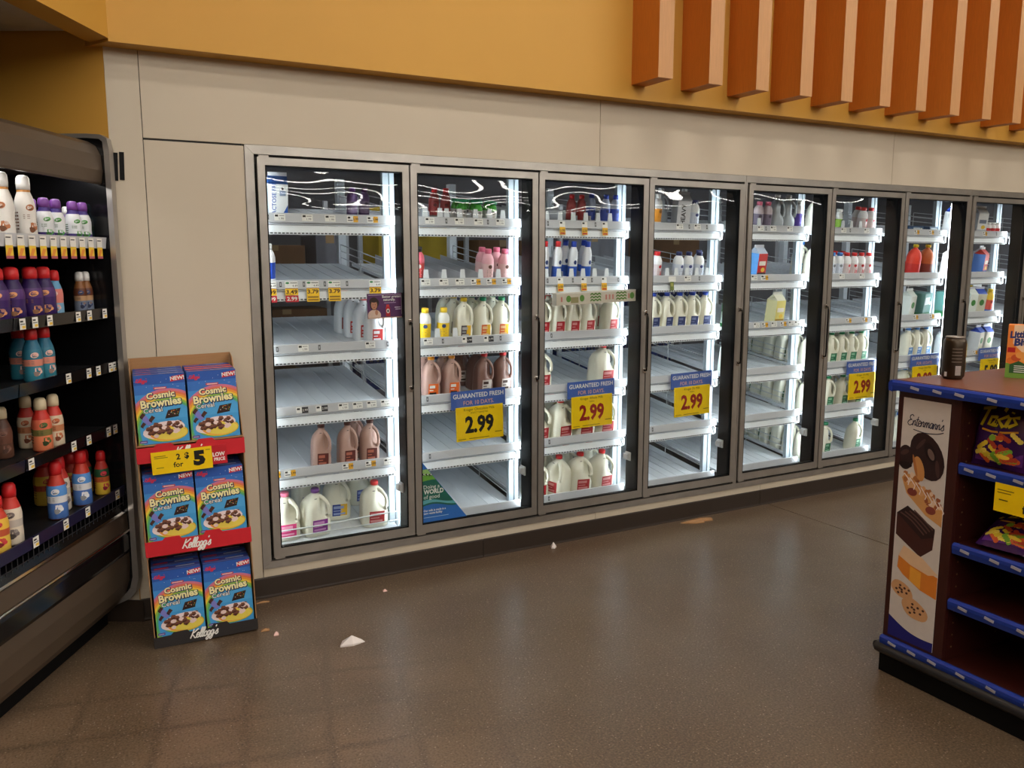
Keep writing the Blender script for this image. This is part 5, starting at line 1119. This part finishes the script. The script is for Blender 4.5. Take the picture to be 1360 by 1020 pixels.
# snack bags, can and box on the counter
def snack_bag(loc, rot, label, bw=.20, bh=.235, th=.032):
    t = thing('snack_bag', label, 'bag', loc, rot, 'purple snack bags on the counter shelves')
    def bul(u, v):
        e = max(0, 1 - abs(u) ** 3) * max(0, 1 - abs(2 * v - 1) ** 3.2); return th * e * (1 + .10 * sin(7 * u + 3 * v) + .08 * sin(11 * v + 4 * u))
    mb = MB(); nx, nz = 14, 18; vs = []; fs = []
    for sgn in (-1, 1):
        for j in range(nz + 1):
            for i in range(nx + 1):
                u = -1 + 2 * i / nx; v = j / nz; wv = .006 * sin(20 * u) * (1 if v in (0, 1) else 0)
                vs.append((u * bw / 2, sgn * (bul(u, v) + .0006) + wv * .3, v * bh))
    o = (nx + 1) * (nz + 1)
    for j in range(nz):
        for i in range(nx):
            a = j * (nx + 1) + i; fs.append((a, a + 1, a + nx + 2, a + nx + 1)); fs.append(tuple(o + q for q in (a, a + nx + 1, a + nx + 2, a + 1)))
    mb.add(vs, fs, None, True); put('bag_body', mb, mat('purple_bag_film', S(58, 24, 84), .25, var=.2), t)
    def fn(x, y, z): return (x, -(bul(x / (bw / 2), min(1, max(0, y / bh))) + z * 3 + .0012), y)
    p = Print(fn)
    rn = random.Random(9)
    for i in range(15):
        a = -.085 + .0115 * i; p.poly([(a, .02), (a + .0125, .02), (a + .0125, .055 + .012 * sin(i)), (a, .05 + .012 * sin(i))], S(96, 40, 130), 0)
    YG = S(206, 186, 30)
    p.script('Takis', -.092, .148, .074, .019, S(30, 20, 40), 1, JAG, .1, False, .02, -.04); p.script('Takis', -.092, .150, .074, .0125, YG, 3, JAG, .1, False, .02, -.04)
    p.ribbon([(-.07, .138), (-.03, .132), (.02, .135), (.065, .144)], .007, S(214, 150, 40), 2)
    for i in range(26):
        x, y, r = rn.uniform(-.068, .068), rn.uniform(.03, .118), rn.uniform(-.9, .9); c = [S(226, 196, 50), S(212, 90, 40), S(120, 170, 50), S(240, 214, 90), S(180, 60, 40)][i % 5]
        for k in range(4): q = -.022 + .011 * k; p.ell(x + q * cos(r), y + q * sin(r), .0095, .0095, c, 2 + i % 3, n=8)
    p.ell(-.02, .11, .014, .012, S(140, 190, 60), 5, n=10).ell(.03, .045, .02, .008, S(236, 200, 60), 5, n=10)
    q = put('bag_print', p.mb, INK, t)
    return t
snack_bag((2.15, -2.398, .948), (radians(-10), 0, -pi / 2 + .03), 'purple snack bag standing upright on upper counter shelf')
snack_bag((2.26, -2.56, .948), (radians(-10), 0, -pi / 2 - .05), 'purple snack bag leaning behind, rightmost on upper counter shelf')
snack_bag((2.13, -2.455, .650), (radians(-66), 0, -pi / 2 + .1), 'purple snack bag lying flat on lower counter shelf', bh=.22)
t = thing('price_sign', 'yellow price sign hanging below upper blue counter shelf edge', 'sign', (GX - .004, -2.475, .918), (0, 0, -pi / 2))
put('price_card', MB().box(-.03, .20, -.002, 0, -.105, 0), mat('yellow_sign_board', S(255, 208, 4), .4), t)
Print().rect(-.02, .04, -.025, -.022, S(110, 92, 20), 1).rect(-.02, .03, -.035, -.032, S(110, 92, 20), 1).rect(-.012, .02, -.062, -.058, S(90, 76, 20), 1).text('2', .10, -.045, .03, BLACK, 1, bold=.04).text('for', .10, -.09, .03, BLACK, 1, bold=.03).text('$5', .155, -.08, .055, BLACK, 1, bold=.05).put('price_print', t, (0, -.0021, 0))
t = thing('drink_can', 'tall dark metal drink can standing on counter top', 'can', (2.281, -2.105, 1.240), (0, 0, .6))
DKC = mat('dark_can_metal', S(66, 56, 46), .28, .75, var=.15)
R_ = .043
put('can_body', MB().lathe([(R_ * .80, 0), (R_ * .86, .004), (R_, .014), (R_, .05), (R_, .10), (R_, .150), (R_ * .93, .158), (R_ * .80, .166)], 32, caps=True), DKC, t)
put('can_lid', MB().lathe([(R_ * .80, .166), (R_ * .83, .168), (R_ * .83, .171), (R_ * .78, .172), (R_ * .76, .168)], 32), mat('can_lid_metal', S(170, 166, 160), .3, .9), t)
put('pull_tab', MB().box(-.010, .012, -.007, .007, .169, .171), mat('can_lid_metal', S(170, 166, 160), .3, .9), t, bevel=.001)
def can_patch(a0, a1, z0, z1, c, mb):
    n = 6; vs = []
    for i in range(n + 1): a = a0 + (a1 - a0) * i / n; vs += [((R_ + .0006) * cos(a), (R_ + .0006) * sin(a), z0), ((R_ + .0006) * cos(a), (R_ + .0006) * sin(a), z1)]
    mb.add(vs, [(2 * i, 2 * i + 2, 2 * i + 3, 2 * i + 1) for i in range(n)], c, True)
cm = MB(); base = -pi / 2 - 1.15
for j in range(3): can_patch(base - .25, base + .25, .022 + j * .010, .030 + j * .010, S(190, 180, 176), cm)
can_patch(base - .25, base + .25, .018, .056, S(176, 168, 164), cm)
for j in range(5): can_patch(base - .6, base + .3, .07 + j * .013, .0735 + j * .013, S(110, 98, 86), cm)
can_patch(base + .85, base + 1.15, .09, .145, S(196, 170, 60), cm); can_patch(base + .9, base + 1.1, .03, .08, S(150, 130, 60), cm); can_patch(base - 1.2, base - .95, .012, .03, S(200, 196, 196), cm)
put('can_print', cm, INK, t)
t = thing('muffin_box', 'orange box of bite-size muffins on counter, cut by right edge', 'box', (2.50, -2.185, 1.240), (0, 0, -1.05))
put('box_body', MB().box(0, .19, 0, .07, 0, .215), mat('orange_muffin_board', S(226, 130, 50), .45, var=.1), t, bevel=.002)
p = Print()
p.rect(0, .19, 0, .215, S(228, 134, 56), 0).rect(0, .19, 0, .06, S(110, 150, 60), 1).poly([(.02, .215), (.19, .215), (.19, .10), (.06, .10), (.02, .14)], S(236, 206, 170), 1)
for i in range(14): p.ell(.02 + (i * .037) % .17, .07 + .012 * (i % 4), .018, .014, [S(214, 110, 40), S(226, 150, 70), S(190, 80, 40)][i % 3], 2, n=12)
p.text('Little', .008, .163, .026, S(40, 50, 110), 3, 'l', .05, rot=.06, shear=.1, sx=.85).text('Bites', .024, .132, .028, S(40, 50, 110), 3, 'l', .05, rot=.06, shear=.1).rect(.003, .030, .104, .124, S(176, 30, 30), 3)
p.poly([(.014, .02), (.075, .02), (.075, .055), (.045, .07), (.014, .055)], S(40, 84, 44), 3)
for j in range(4): p.rect(.03, .068, .024 + j * .008, .027 + j * .008, S(226, 230, 220), 4)
p.ell(.11, .09, .02, .015, S(190, 60, 40), 4).ell(.14, .1, .022, .017, S(236, 180, 110), 4)
p.put('box_print', t, (0, -.0005, 0))

# ------------------------------------------------------------------ litter on the floor
def scrap(name, label, pts, loc, m, h=.004, rot=0):
    mb = MB(); n = len(pts); c = (sum(q[0] for q in pts) / n, sum(q[1] for q in pts) / n, h * 3)
    vs = [(q[0], q[1], .001 + h * random.random()) for q in pts] + [c] + [(q[0], q[1], 0) for q in pts]
    fs = [(i, (i + 1) % n, n) for i in range(n)] + [(i, n + 1 + i, n + 1 + (i + 1) % n, (i + 1) % n) for i in range(n)] + [tuple(n + 1 + i for i in range(n - 1, -1, -1))]
    mb.add(vs, fs); return tag(put(name, mb, m, None, loc, (0, 0, rot)), label, 'litter', 'litter on the concrete floor')
PAP = mat('white_paper', S(226, 218, 214), .7)
scrap('paper_scrap', 'white folded paper scrap on floor right of the cereal display', [(-.055, -.03), (.0, -.045), (.06, -.03), (.05, -.01), (.005, .035), (-.03, .02)], (.178, -.705, .0005), PAP, .012)
scrap('cardboard_scrap', 'torn tan cardboard scrap against the brown wall base', [(-.13, .0), (-.05, -.05), (.02, -.06), (.03, -.035), (.10, -.05), (.13, .0), (.05, .03), (-.02, .022)], (2.747, -.075, .0005), CARD, .006)
scrap('paper_scrap', 'small white crumpled paper bit near the second door base', [(-.018, -.01), (.0, -.02), (.02, -.005), (.014, .015), (-.01, .014)], (1.64, -.07, .0005), PAP, .012)
scrap('paper_scrap', 'pinkish paper crumb just right of the cereal display', [(-.012, -.01), (.01, -.012), (.013, .006), (-.004, .013)], (-.10, -.47, .0005), mat('pinkish_paper', S(236, 196, 186), .7), .006)
scrap('cardboard_scrap', 'tiny tan cardboard crumb at the cereal display corner', [(-.02, -.006), (.018, -.012), (.022, .004), (-.012, .012)], (-.135, -.40, .0005), CARD, .004)
scrap('cardboard_scrap', 'thin tan cardboard sliver below the cooler corner', [(-.035, -.006), (.03, -.01), (.032, .004), (-.03, .008)], (-.07, -.065, .0005), CARD, .003)
scrap('paper_scrap', 'tiny pale paper flake on floor before the first door', [(-.012, -.008), (.012, -.008), (.01, .008), (-.008, .01)], (.52, -.22, .0005), mat('pinkish_paper', S(236, 196, 186), .7), .004)
